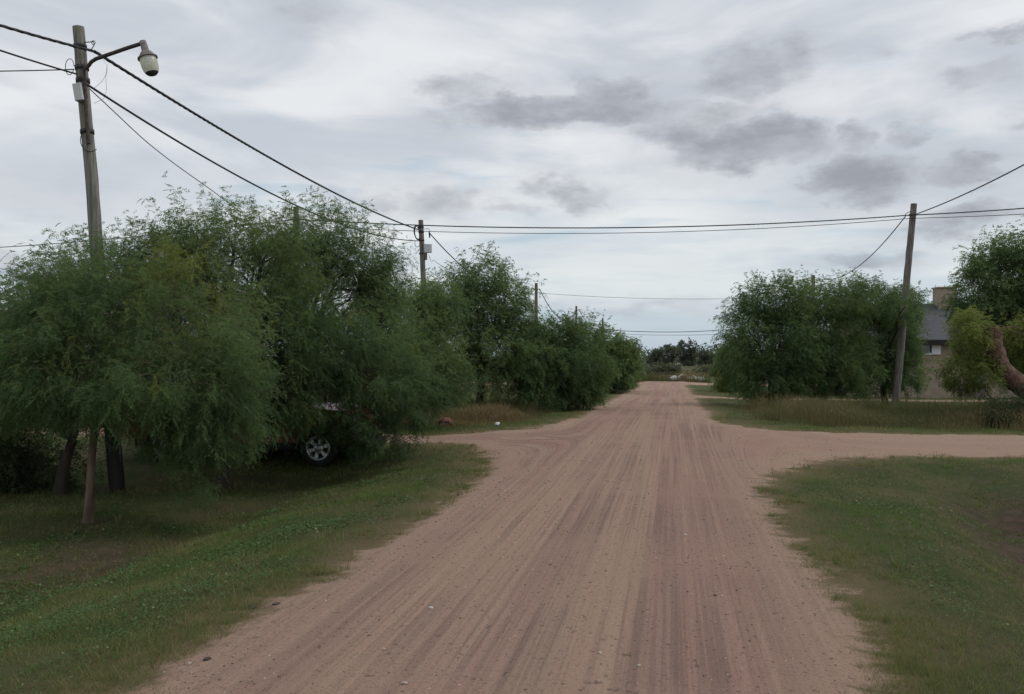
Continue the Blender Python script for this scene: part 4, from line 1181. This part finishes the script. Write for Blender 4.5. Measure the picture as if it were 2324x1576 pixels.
def make_grass():
    r = np.random.default_rng(77)
    P, rad = inview(900000, r, 3.0, 60)
    X, Y = P[:, 0], P[:, 1]
    sdf = road_sdf(X, Y); soil = soil_mask(X, Y)
    rag = (fbm(X * 3.2, Y * 4, 0, 3, 91) - .5) * .9
    pr = sst(-(sdf + rag), -.12, .5) * (1 - .75 * soil) * (.35 + .65 * sst(fbm(X * 1.7, Y * 1.7, 0, 3, 95), .30, .55)) * np.where(X > -1, .8, 1)
    k = (r.random(len(P)) < pr); P, rad, X, Y, sdf, soil = P[k], rad[k], X[k], Y[k], sdf[k], soil[k]
    if len(P) > 370000: P, rad, X, Y, sdf, soil = [q[:370000] for q in (P, rad, X, Y, sdf, soil)]
    P[:, 2] = zg(X, Y) - .003
    n = len(P); sz = np.clip(rad / 6, .75, 3.2)
    lush = sst(fbm(X * .8, Y * .8, 0, 3, 97), .42, .62)
    h = (.014 + .026 * r.random(n) * (.5 + lush)) * sz ** .45; w = .0046 * sz * (.7 + .6 * r.random(n))
    V = blades(P, h, w, .25 + .75 * r.random(n), r)
    ti = np.clip(.35 + np.where(X < -1, .18, .05) + (lush - .5) * .6 + r.normal(size=n) * .16, 0, 1)
    ye = np.clip(.75 * sst(sdf, -.8, .05) + np.where(X < -1, .5, 1.0) * sst(fbm(X * 1.1, Y * 1.5, 0, 4, 99), .43, .60) + .25 * (r.random(n) < .12) + soil * .3, 0, 1) * (.6 + .4 * r.random(n))
    left = X < (LE + RE) / 2
    for nm, sel, lab in (('grass', left, 'short mown grass on the left verge under the trees'), ('grass', ~left, 'short patchy grass on the right verge and ditch')):
        o = link(nm, tri_mesh(nm, V[sel].reshape(-1, 3), 3, {'tint': np.repeat(ti[sel], 3), 'yellow': np.repeat(ye[sel], 3)}), M['grass']); tag(o, lab, 'grass', kind='stuff')
    # uneven tufts and dry stalks, thicker along the road edge
    P, rad = inview(36000, r, 3.2, 24); X, Y = P[:, 0], P[:, 1]; sd2 = road_sdf(X, Y)
    pr = sst(-sd2, -.10, .05) * (.30 + .7 * sst(sd2, -.7, -.15)) * sst(fbm(X * 2, Y * 2, 0, 2, 131), .40, .60)
    k = r.random(len(P)) < pr; P, rad = P[k][:5200], rad[k][:5200]; m = len(P); q = 12
    P = np.repeat(P, q, 0) + r.normal(size=(m * q, 3)) * .022 * np.array([1, 1, 0]); rad = np.repeat(rad, q); P[:, 2] = zg(P[:, 0], P[:, 1]) - .004; n = m * q
    h = np.repeat(.03 + .06 * r.random(m) ** 2, q) * (.5 + r.random(n)) ; w = .0042 * np.clip(rad / 6, .8, 2.5)
    V = blades(P, h, w, .3 + .9 * r.random(n), r)
    o = link('grass_tuft', tri_mesh('grass_tuft', V.reshape(-1, 3), 3, {'tint': np.repeat(np.clip(np.repeat(r.random(m) * .7, q) + r.normal(size=n) * .12, 0, 1), 3), 'yellow': np.repeat(np.clip(np.repeat(r.random(m) ** 1.5, q) + r.normal(size=n) * .15, 0, 1), 3)}), M['grass']); tag(o, 'uneven grass tufts fringing the edges of the dirt road', 'grass', kind='stuff')
    # broad low leaves (clover) in the lush patches near the camera
    P, rad = inview(220000, r, 3.2, 14); X, Y = P[:, 0], P[:, 1]; sdf = road_sdf(X, Y)
    pr = sst(-sdf, .25, .9) * sst(fbm(X * 1.6, Y * 1.6, 0, 4, 103) + .12 * (1 - sst(Y, 5, 8)) * (X < 0), .44, .74) * (1 - soil_mask(X, Y)) * (.4 + .6 * sst(-X, 1, 4))
    k = r.random(len(P)) < pr; P, rad = P[k][:42000], rad[k][:42000]; n = len(P); P[:, 2] = zg(P[:, 0], P[:, 1]) + .012 + .03 * r.random(n)
    s = .0085 * (.6 + .9 * r.random(n)) * np.clip(rad / 6, .8, 1.6); nn_ = nrm(np.stack([r.normal(size=n) * .45, r.normal(size=n) * .45, np.ones(n)], 1)); a = nrm(np.cross(nn_, unit(n, r))); b = np.cross(nn_, a)
    V = np.stack([P - a * s[:, None], P - b * s[:, None] * .8, P + a * s[:, None], P + b * s[:, None] * .8], 1)
    ti = np.repeat(np.clip(.45 + r.normal(size=n) * .25, 0, 1), 4); ye = np.repeat((r.random(n) < .03) * .8 + 0.0, 4)
    o = link('clover', tri_mesh('clover', V.reshape(-1, 3), 4, {'tint': ti, 'yellow': ye}), M['clover']); tag(o, 'low clover and broad weeds growing in the verge lawn', 'clover', kind='stuff')


make_grass()


def tall_grass(region, n, hmin, hmax, seed, label, brown=.4, w=.010):
    r = np.random.default_rng(seed); P = region(n, r); X, Y = P[:, 0], P[:, 1]
    k = (road_sdf(X, Y) < -.75) & (r.random(len(P)) < .15 + .85 * sst(fbm(X * .8, Y * .8, 0, 3, seed), .32, .55)); P = P[k]; X, Y = P[:, 0], P[:, 1]; n = len(P)
    P[:, 2] = zg(X, Y) - .02
    hh = sst(fbm(X * .5, Y * .5, 0, 2, seed + 4), .3, .7); h = (hmin + (hmax - hmin) * hh) * (.55 + .6 * r.random(n)) * sst(-road_sdf(X, Y), .6, 1.8)
    a = r.random(n) * 2 * math.pi; b = r.random(n) * 2 * math.pi
    wd = np.stack([np.cos(a), np.sin(a), 0 * a], 1) * (w * (.6 + .8 * r.random(n)))[:, None] * .5
    dirv = np.stack([np.cos(b), np.sin(b), 0 * b], 1); l = (.12 + .45 * r.random(n))[:, None]
    m = P + (dirv * l * .35 + UP) * h[:, None] * .6; t = P + (dirv * l + UP * (1 - .25 * l)) * h[:, None]
    V = np.concatenate([np.stack([P - wd, P + wd, m], 1), np.stack([m - wd * .8, m + wd * .8, t], 1)], 0)
    ti = np.clip(.4 + r.normal(size=n) * .2, 0, 1); ye = np.clip(brown * 1.8 * sst(fbm(X * .6, Y * .6, 0, 3, seed + 8), .35, .65) + r.normal(size=n) * .12, 0, 1)
    o = link('tall_grass', tri_mesh('tall_grass', V.reshape(-1, 3), 3, {'tint': np.repeat(np.tile(ti, 2), 3), 'yellow': np.repeat(np.tile(ye, 2), 3)}), M['dry']); tag(o, label, 'grass', kind='stuff')


def reg_right(n, r):
    x = r.uniform(1.8, 24, n); y = r.uniform(20.6, 31, n) + .055 * x; k = (y > 20.4 + .055 * x + np.maximum(0, 4.6 - x) * 1.6); return np.stack([x, y, 0 * x], 1)[k]
def reg_left(n, r):
    return np.stack([r.uniform(-10, -3.4, n), r.uniform(19.4, 27, n), np.zeros(n)], 1)
def reg_far(n, r):
    return np.stack([r.uniform(-10, 4, n) - 0, r.uniform(88.5, 96, n), np.zeros(n)], 1)


tall_grass(reg_right, 66000, .35, .75, 301, 'tall dry brownish grass along the far side of the right side track', .42, .014)
tall_grass(reg_left, 42000, .20, .60, 302, 'dry brown weeds at the foot of the left trees past the side track', .60, .014)
tall_grass(reg_far, 14000, .5, 1.1, 303, 'dry brown weeds behind the fence at the road end', .7, .05)


# gravel on the road
def gravel():
    r = np.random.default_rng(404); P, rad = inview(40000, r, 3.2, 26, 42); X, Y = P[:, 0], P[:, 1]; sdf = road_sdf(X, Y)
    pr = sst(sdf, -.1, .2) * (.25 + .75 * sst(fbm(X * 1.5, Y * .8, 0, 3, 405), .42, .65)) * (.45 + .55 * sst(-X, .2, 1.6))
    k = r.random(len(P)) < pr; P = P[k][:9000]; rad = rad[k][:9000]; P[:, 2] = zg(P[:, 0], P[:, 1]); n = len(P)
    s = .0042 * (.5 + 1.3 * r.random(n) ** 2.5) * np.clip(rad / 5, .8, 2.2)
    o6 = np.array([(1, 0, 0), (0, 1, 0), (-1, 0, 0), (0, -1, 0), (0, 0, .7), (0, 0, -.7)], float)
    fa = [(0, 1, 4), (1, 2, 4), (2, 3, 4), (3, 0, 4)]
    J = o6[None] * (1 + r.normal(size=(n, 6, 3)) * .25) * s[:, None, None] * (np.array([1.25, 1, .8])[None, None])
    a = r.random(n) * 6.28; c, q = np.cos(a)[:, None], np.sin(a)[:, None]
    J = np.stack([J[..., 0] * c - J[..., 1] * q, J[..., 0] * q + J[..., 1] * c, J[..., 2]], 2) + P[:, None]
    V = np.stack([J[:, list(f)] for f in fa], 1).reshape(-1, 3)
    mi = np.repeat((r.random(n) < .62).astype(int), 4)
    o = link('gravel', tri_mesh('gravel', V, 3, {}, mi), [M['pebble'], M['clod']]); tag(o, 'loose gravel and crumbs of earth scattered over the dirt road', 'gravel', kind='stuff')


gravel()
import sys; sys.stderr.write('TRIS %d\n' % sum(len(o.data.loops) - 2 * len(o.data.polygons) for o in bpy.data.objects if o.type == 'MESH'))
